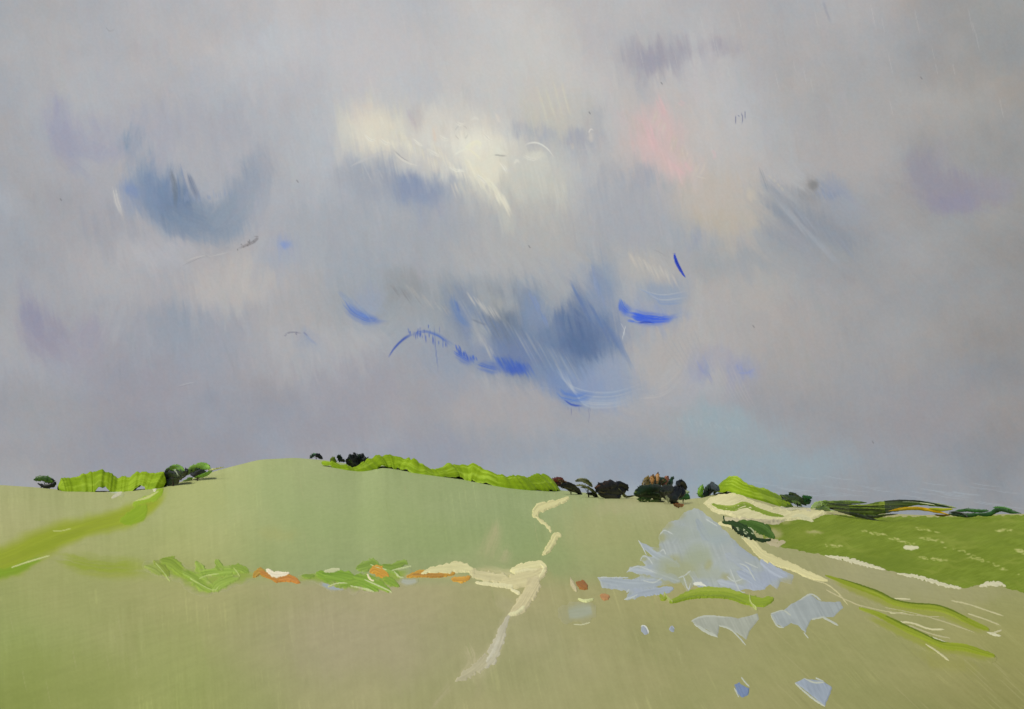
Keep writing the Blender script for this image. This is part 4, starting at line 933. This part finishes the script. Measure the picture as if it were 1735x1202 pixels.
# ------------------------------------------------------------------ trees and bushes on the skyline
def leaf_crown(lobes, n, size, palette, up=0.25, seed=0, weights=None):
    """many small curved leaf sprays through the volume of a few lobes (x, y, z, rx, ry, rz)"""
    rg = np.random.default_rng(seed)
    verts, faces, col = [], [], []
    vol = np.array([l[3] * l[4] * l[5] for l in lobes]) ** .7; vol /= vol.sum()
    pal = np.asarray(palette, float)
    lobe_tone = rg.integers(0, len(pal), len(lobes))
    for _ in range(n):
        L = lobes[rg.choice(len(lobes), p=vol)]
        d = rg.normal(size=3); d /= np.linalg.norm(d)
        rr = rg.uniform(.25, 1.0) ** .5
        c = np.array(L[:3]) + d * rr * np.array(L[3:])
        out = d * np.array([1, 1, .6]) + np.array([0, 0, up]) + rg.normal(scale=.5, size=3); out /= np.linalg.norm(out)
        side = np.cross(out, rg.normal(size=3)); side /= np.linalg.norm(side) + 1e-9
        nrm = np.cross(out, side)
        s = size * rg.uniform(.55, 1.3); wd = s * rg.uniform(.28, .5)
        base = len(verts); curl = rg.uniform(-.35, .35) * s
        for t, ww in ((-.5, .25), (-.1, 1.0), (.25, .8), (.55, .12)):
            ctr = c + out * s * t + nrm * curl * (t * t)
            verts.append(ctr + side * wd * ww * .5); verts.append(ctr - side * wd * ww * .5)
        for q in range(3):
            a = base + 2 * q
            faces.append((a, a + 1, a + 3, a + 2))
        cc = pal[rg.choice(len(pal), p=weights)] + rg.normal(scale=6)
        col += [cc] * 8
    return np.array(verts), np.array(faces), np.array(col)

def tube(p0, p1, r0, r1, seg=7, bend=0.0, rg=None):
    p0, p1 = np.array(p0, float), np.array(p1, float)
    ax = p1 - p0; ln = np.linalg.norm(ax); ax /= ln
    s = np.cross(ax, (0.3, 1, .1)); s /= np.linalg.norm(s); t = np.cross(ax, s)
    V_, F_ = [], []
    N = 5
    for k in range(N):
        f_ = k / (N - 1); c = p0 + ax * ln * f_ + s * bend * math.sin(f_ * math.pi)
        r = r0 + (r1 - r0) * f_
        for j in range(seg):
            a = 6.2832 * j / seg
            V_.append(c + (s * math.cos(a) + t * math.sin(a)) * r)
    for k in range(N - 1):
        for j in range(seg):
            F_.append((k * seg + j, k * seg + (j + 1) % seg, (k + 1) * seg + (j + 1) % seg, (k + 1) * seg + j))
    return V_, F_

def shrub(name, u, vb, lobes_px, n, leaf_px, palette, label, cat, group=None, weights=None, bark=(52, 44, 36), seed=0, up=.25, part=None):
    """lobes_px: (du, dv, ru, rv) from the foot of the plant, in view units, turned into metres where it stands"""
    x, y, z = [float(q) for q in hit(np.array([u], float), np.array([vb], float))]
    k = math.hypot(x, y) / F
    root = bpy.data.objects.new(name, None); S.collection.objects.link(root)
    root.location = (x, y, z); root.empty_display_size = .5
    tag(root, label, cat, group)
    rgl = np.random.default_rng(seed + 5)
    lobes = [(du * k, rgl.uniform(-.4, .4) * ru * k, -dv * k, ru * k, (ru * .5 + rv * .5) * k * .9, rv * k) for du, dv, ru, rv in lobes_px]
    V_, F_, C_ = leaf_crown(lobes, n, leaf_px * k, palette, up, seed, weights)
    V_[:, 2] = np.maximum(V_[:, 2], .02)
    link_mesh("crown" if cat == "tree" else "foliage", V_, F_, M_dark, alb(C_), root, False)
    top = max(l[2] for l in lobes)
    verts, faces = tube((0, 0, -.3), (lobes[0][0] * .4, 0, max(top * .7, .3)), max(.09, top * .045), max(.04, top * .018), bend=.06 * top)
    for l in lobes:
        v2, f2 = tube((lobes[0][0] * .15, 0, top * .2), (l[0], l[1], l[2]), max(.05, top * .02), .02, 5)
        b0 = len(verts); verts += v2; faces += [tuple(i + b0 for i in f_) for f_ in f2]
    link_mesh("trunk" if cat == "tree" else "stem", verts, faces, M_bark, alb(np.tile(np.asarray(bark, float), (len(verts), 1))), root)
    return root

def ribbon(pts_px, w_px, foot_v, near, seed, seg=10, flat=.8, bump=.36):
    """a thick swept mass of leaves along a curve: points in view units, standing on the ground line foot_v"""
    p = catmull(P(pts_px), max(8, int(np.hypot(*np.diff(P(pts_px), axis=0).T).sum() / 1.3)))
    n = len(p)
    w = np.interp(np.linspace(0, 1, n), np.linspace(0, 1, len(w_px)), w_px) * 1.03
    t = np.linspace(0, 1, n)
    w = w * np.sqrt(np.clip(np.minimum(t, 1 - t) * 7 + .06, 0, 1))
    fv = foot_v(p[:, 0]) if callable(foot_v) else np.full(n, float(foot_v))
    x, y, z = hit(p[:, 0], fv)
    D = np.hypot(x, y); k = D / F
    zc = z + (fv - p[:, 1]) * k
    ux, uy = x / D, y / D                                   # away from the valley floor
    du, dv = np.gradient(p[:, 0]), np.gradient(p[:, 1])
    l = np.hypot(du, dv) + 1e-9
    nu, nv = -dv / l, du / l                                # across the stroke, in the upright plane
    V_ = []
    for j in range(seg):
        a = 2 * math.pi * j / seg
        b = 1 + bump * (fnoise(t * l.sum() / 4.5 + seed * 3.1, np.full(n, 2.2 * math.cos(a)) + 2.2 * math.sin(a), 400 + seed, 3) - .5) * 2
        c = math.cos(a) * w * b * k
        d = math.sin(a) * w * b * k * flat - near
        V_.append(np.stack([x + uy * nu * c + ux * d, y - ux * nu * c + uy * d, zc - nv * c], 1))
    V_ = np.stack(V_)                                       # seg, n, 3
    V_[..., 2] = np.maximum(V_[..., 2], height(V_[..., 0], V_[..., 1]) - .15)
    i = np.arange(seg * n).reshape(seg, n); kx = np.roll(i, -1, 0)
    f_ = np.stack([i[:, :-1], i[:, 1:], kx[:, 1:], kx[:, :-1]], -1).reshape(-1, 4)
    return V_.reshape(-1, 3), f_, t, w * k

def leaves(V_, rg, n, size, ):
    """small leaf sprays standing off the surface of a mass"""
    verts, faces = [], []
    ctr = V_.mean(0)
    pick = V_[rg.integers(0, len(V_), n)]
    for c in pick:
        out = (c - ctr) / (np.linalg.norm(c - ctr) + 1e-6) + rg.normal(scale=.7, size=3) + np.array([0, 0, .35]); out /= np.linalg.norm(out)
        sd = np.cross(out, rg.normal(size=3)); sd /= np.linalg.norm(sd) + 1e-9
        s_ = size * rg.uniform(.5, 1.3); b = len(verts)
        for tt, ww in ((-.3, .3), (.2, 1.0), (.8, .15)):
            q = c + out * s_ * tt
            verts += [q + sd * s_ * .32 * ww, q - sd * s_ * .32 * ww]
        faces += [(b, b + 1, b + 3, b + 2), (b + 2, b + 3, b + 5, b + 4)]
    return np.array(verts), np.array(faces)

def dab_bush(name, u, vb, strokes, label, cat, group=None, seed=0, leaf=2.2, nleaf=70, foot=None, sub=None, mat=None, bark=(50,42,34), flat=.5, core=True, bump=.4):
    """strokes: (points, widths, colour[, streak colour]) laid from back to front"""
    x, y, z = [float(q) for q in hit(np.array([u], float), np.array([vb], float))]
    k = math.hypot(x, y) / F
    rg = np.random.default_rng(seed + 77)
    AV, AF, AC, base = [], [], [], 0
    # the inner mass that the outer sprays hang on
    big = [q for q in strokes if np.max(q[1]) > 2.3]
    if core and big:
        smp = []
        for q in big:
            c_ = catmull(P(q[0]), 30); ww_ = np.interp(np.linspace(0, 1, 30), np.linspace(0, 1, np.size(q[1])), np.atleast_1d(q[1]))
            smp.append(np.column_stack([c_, ww_]))
        smp = np.concatenate(smp)
        lo_, hi_ = smp[:, 0].min() + 1, smp[:, 0].max() - 1
        us_ = np.linspace(lo_, hi_, 9)
        tp, bt = [], []
        for q in us_:
            m_ = np.abs(smp[:, 0] - q) < max(4, (hi_ - lo_) / 7)
            tp.append((smp[m_, 1] - smp[m_, 2]).min()); bt.append((smp[m_, 1] + smp[m_, 2]).max())
        tp, bt = np.array(tp), np.array(bt)
        if not foot: bt = np.maximum(bt, np.minimum(vb, bt + 5))
        dark_ = min((q[2] for q in big), key=lambda c: sum(c))
        strokes = [(" ".join(f"{a},{(b + c) / 2}" for a, b, c in zip(us_, tp, bt)), tuple((bt - tp) / 2 * .46), dark_)] + list(strokes)
    ends = []
    for m, st in enumerate(strokes):
        pts, w, c = st[:3]; c2 = st[3] if len(st) > 3 else None
        V_, f_, t, wk = ribbon(pts, np.atleast_1d(np.asarray(w, float)), foot or vb, .12 * k * m * 3, seed * 13 + m, flat=flat, bump=bump)
        seg = len(V_) // len(t)
        tt = np.tile(t, seg); jj = np.repeat(np.arange(seg), len(t))
        nz = vnoise(tt * len(t) / 9 + seed, jj * .9, 500 + seed + m)[:, None]
        col = np.asarray(c, float) + (nz - .5) * 22
        if c2 is not None: col = col * (1 - smooth((nz - .55) / .12)) + np.asarray(c2, float) * smooth((nz - .55) / .12)
        AV.append(V_); AF.append(f_ + base); AC.append(col); base += len(V_)
        ends.append(V_.mean(0))
        if nleaf:
            lv, lf = leaves(V_, rg, nleaf, leaf * k)
            lc = np.asarray(c, float) + rg.normal(scale=7, size=(nleaf, 1))
            if c2 is not None:
                w2 = rg.random(nleaf) < .3; lc[w2] = np.asarray(c2, float)
            AV.append(lv); AF.append(lf + base); AC.append(np.repeat(lc, 6, 0)); base += len(lv)
    V_ = np.concatenate(AV); F_ = np.concatenate(AF); C_ = np.concatenate(AC)
    if sub is None:
        o = link_mesh(name, V_, F_, mat or M_dark, alb(np.clip(C_, 4, 255)))
        return tag(o, label, cat, group)
    root = bpy.data.objects.new(name, None); S.collection.objects.link(root)
    root.location = (x, y, z); root.empty_display_size = .5
    tag(root, label, cat, group)
    org = np.array([x, y, z])
    link_mesh(sub[0], V_ - org, F_, mat or M_dark, alb(np.clip(C_, 4, 255)), root)
    top = max(e[2] for e in ends) - z
    verts, faces = tube((0, 0, -.3), (0, 0, max(top * .8, .4)), max(.1, top * .05), max(.04, top * .02), bend=.06 * top)
    for e in ends:
        q = e - org
        v2, f2 = tube((0, 0, max(.05, top * .15)), q, max(.05, top * .025), .03, 5)
        b0 = len(verts); verts += v2; faces += [tuple(i + b0 for i in f__) for f__ in f2]
    link_mesh(sub[1], verts, faces, M_bark, alb(np.tile(np.asarray(bark, float), (len(verts), 1))), root)
    return root

G_SKY = "dark bushes along the skyline"
K, K2, DG, LG = (16,22,24), (24,34,32), (30,54,32), (104,146,40)
FS = ("foliage", "stem"); CT = ("crown", "trunk")
dab_bush("bush", 76, 825, [("57,814 66,811 78,811 92,815", (2,4,5,2), (88,124,36), (50,84,30)), ("64,819 76,822 88,819 94,814", (1.5,3,4,2), K, K2), ("70,811 82,810 92,812", 1.4, K2)],
         "small flat leaf-shaped bush at the far left of the skyline", "bush", G_SKY, 1, sub=FS, core=False)
dab_bush("bush", 294, 824, [("278,806 290,798 300,794 312,800", (4,6,5,3), LG, (70,104,34)), ("277,814 286,817 297,816 303,811", (3,6,6,2), K, K2), ("279,806 286,800 294,795", (4,5,3), K2, K), ("292,797 298,800 302,806 310,808", (1,1.6,1.6,1), (150,158,136)), ("301,811 309,808 315,801 313,796", (2,3.4,3.4,2), K, K2)],  # the thin grey curl is a highlight painted as its own stroke
         "rounded black bush with a pale curl at the right end of the left lime hedge", "bush", G_SKY, 2, sub=FS)
dab_bush("bush", 335, 815, [("284,826 300,828 314,818 326,810", (2,4,5,3), LG), ("310,806 326,796 342,791 356,795", (3,6,6,3), LG, (130,170,60)), ("320,796 332,790 344,792 354,797", 1.3, K2), ("321,803 330,805 340,802 348,800", (2,5,5,2), K, K2), ("322,799 330,795 338,797", 1.3, DG), ("330,810 345,806 358,800", (1.5,3,2), LG), ("352,798 364,796 378,793", (1.4,1,.6), (190,190,130))],
         "two-tone lime and black bush climbing the left slope", "bush", G_SKY, 3, sub=FS, core=False)
dab_bush("bush", 536, 778, [("526,776 530,771 536,769", (2,2.6,2), K2, (80,120,90)), ("534,770 540,771 546,776", (2.4,3.4,2), K)], "tiny isolated dark bush on the bare hilltop", "bush", G_SKY, 4, sub=FS, core=False)
dab_bush("bush", 567, 789, [("563,775 565,781 567,786", (4,5,3), (128,146,44), (90,110,36)), ("571,773 576,777 575,783", (3,4,3), K, DG)], "small half yellow-green half black bush on the hilltop", "bush", G_SKY, 5, sub=FS, core=False)
dab_bush("bush", 604, 792, [("586,779 596,785 608,784 616,778", (4,7,7,4), K, K2), ("592,777 594,771", (3,2), K2), ("599,775 601,768", (3,2.4), K), ("606,775 608,771", 3, K2, DG), ("612,776 614,770", (3.4,2.4), K), ("613,780 619,780 623,776", (3,3,2), K2), ("589,780 596,786", 2, (74,104,34)), ("600,788 608,786 614,782", 1.6, (60,90,34)), ("577,780 584,782", 1.8, K)],
         "largest black bush on the hilltop, with stubby fingers on top", "bush", G_SKY, 7, sub=FS)
dab_bush("bush", 635, 780, [("632,772 635,775 639,777", (1.4,2.2,1.4), K2)], "speck of dark bush rising behind the long lime hedge", "bush", G_SKY, 8, sub=FS)
dab_bush("bush", 942, 829, [("930,820 938,815 948,812 956,813", (3,5,5,2), (84,36,24), (110,48,28)), ("935,823 944,819 953,816", (3,4,2.6), (52,26,20), (86,36,24))], "dark red-brown bush at the lower end of the long lime hedge", "bush", None, 9, sub=FS)
dab_bush("bush", 968, 838, [("944,813 958,818 974,824", (1.4,1.8,1), (140,112,76), (80,44,30)), ("949,823 962,823 974,829 986,839", (2.6,5.5,6,2), (22,22,22), (34,30,26)), ("952,820 966,821 980,828", 1.2, (166,164,116)), ("954,827 966,829 978,836", 1.1, (96,86,56))], "black swept bush with pale streaks beside the red-brown bush", "bush", G_SKY, 10, sub=FS)
dab_bush("bush", 998, 843, [("975,816 986,814 996,818 1004,826", (2,3.4,3.4,2), (154,152,112), (96,100,66)), ("984,826 996,827 1006,834 1013,843", (1.4,2,2.6,1.4), (110,112,72), (150,148,104)), ("976,823 990,824 1002,832", 1.2, (176,172,128)), ("994,837 1003,837 1010,842 1014,846", (1.4,2.4,2.4,1), (22,24,22))], "sparse grey-green bush arching between two black bushes", "bush", None, 11, sub=FS, core=False)
dab_bush("bush", 1040, 845, [("1008,828 1020,825 1036,824 1050,825", (3,7,9,6), (20,22,24), (46,32,24)), ("1014,838 1028,841 1044,842 1052,838", (2,5,6,3), (16,18,20), (50,46,34)), ("1042,824 1050,821 1060,826 1064,832", (4,5,5,2), (18,20,26)), ("1058,824 1064,824", (3,1.5), K), ("1008,827 1020,822 1032,822", 1.3, (96,62,36)), ("1046,827 1054,836 1062,842 1076,840", (1.2,2,2,1), (172,170,120), (90,92,50)), ("1014,834 1026,836", 1, (120,106,72))],  # thin brown stroke along the top is a sheen put into the colour
         "broad black thicket left of the ochre tree", "bush", G_SKY, 12, sub=FS)
dab_bush("tree", 1114, 847, [("1091,830 1095,818 1099,809", (5,6,3), (110,92,38), (70,62,30)), ("1100,828 1105,814 1108,806", (5,5,2), (150,108,56), (100,76,36)), ("1108,826 1113,814 1116,803", (4,5,2), (132,98,54), (168,124,76)), ("1117,824 1120,815 1124,811", (4,4,2), (96,76,38), (60,52,30)), ("1124,824 1130,813 1133,809", (4,4,2), (150,92,60), (110,66,44)), ("1130,826 1137,816 1142,809", (3.4,3,1.4), (28,62,36), (22,42,30))],
         "tallest tree on the skyline, ochre brown with upright sprays", "tree", None, 13, sub=CT, leaf=3)
dab_bush("tree", 1100, 851, [("1074,838 1086,832 1104,830 1124,829", (3,7,9,7), (36,58,26), (24,40,24)), ("1082,836 1098,838 1112,842 1120,848", (3,5,6,3), (28,46,24), (62,88,40)), ("1080,846 1090,847 1104,844", (2,4,3), (78,108,44), (40,62,28)), ("1100,850 1114,850 1128,852", (2,3.4,1.6), (50,76,34), (96,120,60)), ("1074,836 1090,830 1110,829", 1.2, (110,130,66)), ("1086,848 1096,850", (1.2,1), (170,176,120))],  # the thin paler strokes are highlights painted over the dark green
         "low spreading dark green tree under the ochre tree", "tree", None, 14, sub=CT)
dab_bush("tree", 1142, 854, [("1118,832 1130,830 1142,828", (4,8,6), (20,28,24), (28,44,28)), ("1128,842 1138,842 1146,834 1152,824", (4,9,9,6), (16,20,22), (26,34,28)), ("1146,822 1154,819 1160,825 1163,831", (4,6,5,2), (14,18,24), (24,30,34)), ("1136,848 1144,852 1149,855", (5,5,2), (18,22,22)), ("1127,842 1131,846 1133,851", (1.6,2.6,1.2), (206,206,184))],
         "black leafy tree with a peaked right side beside the ochre tree", "tree", None, 15, sub=CT)
dab_bush("bush", 1158, 852, [("1150,838 1158,834 1168,835", (1.6,3,2), (150,168,126), (180,186,160)), ("1149,846 1156,843 1164,843 1169,846", (2,4.6,4.6,2), (40,92,38), (28,66,32)), ("1156,840 1164,841", 1.4, (120,160,96))], "small bright green bush at the foot of the black tree", "bush", None, 16, sub=FS)
dab_bush("bush", 1150, 861, [("1142,855 1150,857 1158,856", (2,3.4,2), (140,86,40), (168,112,62))], "small orange-brown bush just below the black tree", "bush", None, 17, sub=FS)
dab_bush("bush", 1189, 843, [("1186,840 1187,832 1191,823", (3,4.6,3), (108,152,40), (70,110,36)), ("1184,838 1192,842", 2, (96,140,50))], "narrow lime bush at the left end of the cream bank", "bush", None, 18, sub=FS)
dab_bush("bush", 1204, 840, [("1191,839 1198,834 1206,830", (2,6,6), (22,36,34), (30,54,38)), ("1201,822 1208,824 1214,828 1219,832", (3,6,5,2), (24,36,42), (30,50,52)), ("1196,830 1202,824", 3, (30,50,36))], "dark blue-green bush at the left end of the bank's lime hedge", "bush", G_SKY, 19, sub=FS)
dab_bush("bush", 1352, 860, [("1324,840 1330,845 1337,848", (2,3,2), (92,130,36), (60,96,30)), ("1338,836 1346,842 1356,848 1366,856", (3,5,5,3), (34,82,36), (24,58,32)), ("1360,842 1368,844 1376,842", (2,4,2), (40,90,44), (76,128,56)), ("1340,850 1350,852 1358,858", (2,3.4,2), (130,166,72), (90,134,50)), ("1366,846 1372,852", 2, (26,60,36))], "mid-green bush at the right end of the bank's lime hedge", "bush", None, 20, sub=FS)
dab_bush("bush", 1388, 866, [("1374,862 1384,856 1394,852", (2,4,3), (160,186,100), (190,206,140)), ("1382,864 1394,862 1408,866", (2,4,2), (176,196,130), (120,158,70)), ("1390,854 1400,852 1408,856", (2,3,2), (150,182,84))], "pale yellow-green bush left of the dark olive hedgerow", "bush", None, 21, sub=FS)
def right_foot(q):
    return np.interp(q, [1380, 1440, 1500, 1560, 1735], [866, 878, 884, 880, 880])
dab_bush("hedge", 1490, 874, [("1394,851 1412,853 1440,853 1470,854", (2,3,3,1.6), (104,126,52), (60,84,30)), ("1400,857 1440,861 1480,862 1520,859 1556,857", (3,5,5,4,2), (84,104,30), (56,74,22)), ("1412,864 1445,867 1480,868 1515,865 1540,862", (3,5,5,4,2), (76,94,28), (50,66,20)), ("1430,870 1455,873 1480,876 1505,873", (2,3.4,3,1.4), (84,106,36), (46,60,22)),
    ("1470,857 1510,854 1550,854 1590,858 1622,863", (2,3,3.4,2.6,1.2), (98,120,38), (132,148,52)), ("1404,854 1430,857 1465,859 1500,859", (1,1.6,1.6,.8), (32,46,22)), ("1412,861 1440,864 1475,865 1510,862", (1,1.6,1.6,.8), (36,50,20), (24,34,16)), ("1436,858 1480,858 1520,857 1555,858", (.8,1.2,1.2,.8), (130,146,56)), ("1500,852 1530,851 1565,853 1600,859 1618,863", (1,1.4,1.3,1,.5), (36,62,30), (28,42,24)), ("1530,853 1555,854 1585,858", .9, (184,190,156)), ("1420,868 1450,872 1478,880 1492,884", (1.2,1.8,1.6,.7), (28,38,18)), ("1466,873 1484,877 1500,874 1522,872", (1.2,1.6,1.5,.8), (28,34,18), (60,72,28)), ("1448,876 1470,879 1486,884", (.7,1.1,.6), (24,32,18)), ("1460,862 1500,864 1530,861", .8, (116,134,44))],
         "long dark olive hedgerow with black streaks on the right skyline", "hedge", "dark hedgerows on the right", 22, foot=right_foot, nleaf=14, leaf=1.6, bump=.3, flat=.3, core=False)
dab_bush("hedge", 1420, 852, [("1384,847 1396,844 1410,847 1420,849", (1.4,3.4,3,1.6), K, (20,30,26)), ("1412,849 1428,850 1450,851", (1.6,2,1), (24,34,28), K)], "flat black hedge on top of the left end of the olive hedgerow", "hedge", "dark hedgerows on the right", 23, nleaf=40)
dab_bush("crop_strip", 1560, 870, [("1506,868 1530,865 1556,864 1584,868 1610,874", (.8,2.4,2.8,2.4,.8), (206,160,20), (228,184,40)), ("1522,866 1545,863 1565,864", 1.2, (224,188,60)), ("1575,864 1598,866 1616,865", (1.4,2.4,1.4), (164,168,40), (186,180,50)), ("1584,874 1598,875 1612,874", (1,1.6,.8), (86,72,20))], "bright yellow strip of flowering crop inside the dark hedgerow", "crop strip", None, 24, foot=lambda q: np.interp(q, [1500, 1620], [890, 888]), nleaf=12, leaf=1.0, mat=M_green, core=False, bump=.2, flat=.3)
dab_bush("hedge", 1670, 876, [("1606,872 1622,873 1640,874 1660,872", (1,2.6,3.4,2.6), (36,72,28), (22,44,24)), ("1614,869 1636,866 1656,867 1676,867", (1.4,2.6,2.6,2), (44,94,38), (34,72,30)), ("1650,872 1676,872 1694,865 1712,868 1730,871", (2,3.2,3.6,3,1.2), (38,88,34), (26,56,28)), ("1610,869 1626,870 1640,876", 1.4, (22,36,22)), ("1684,862 1700,862 1716,866", 1.3, (70,120,56))], "deep green wavy hedgerow at the far right edge", "hedge", "dark hedgerows on the right", 25, foot=lambda q: q * 0 + 879.0, nleaf=24, leaf=1.8, bump=.3, core=False, flat=.3)
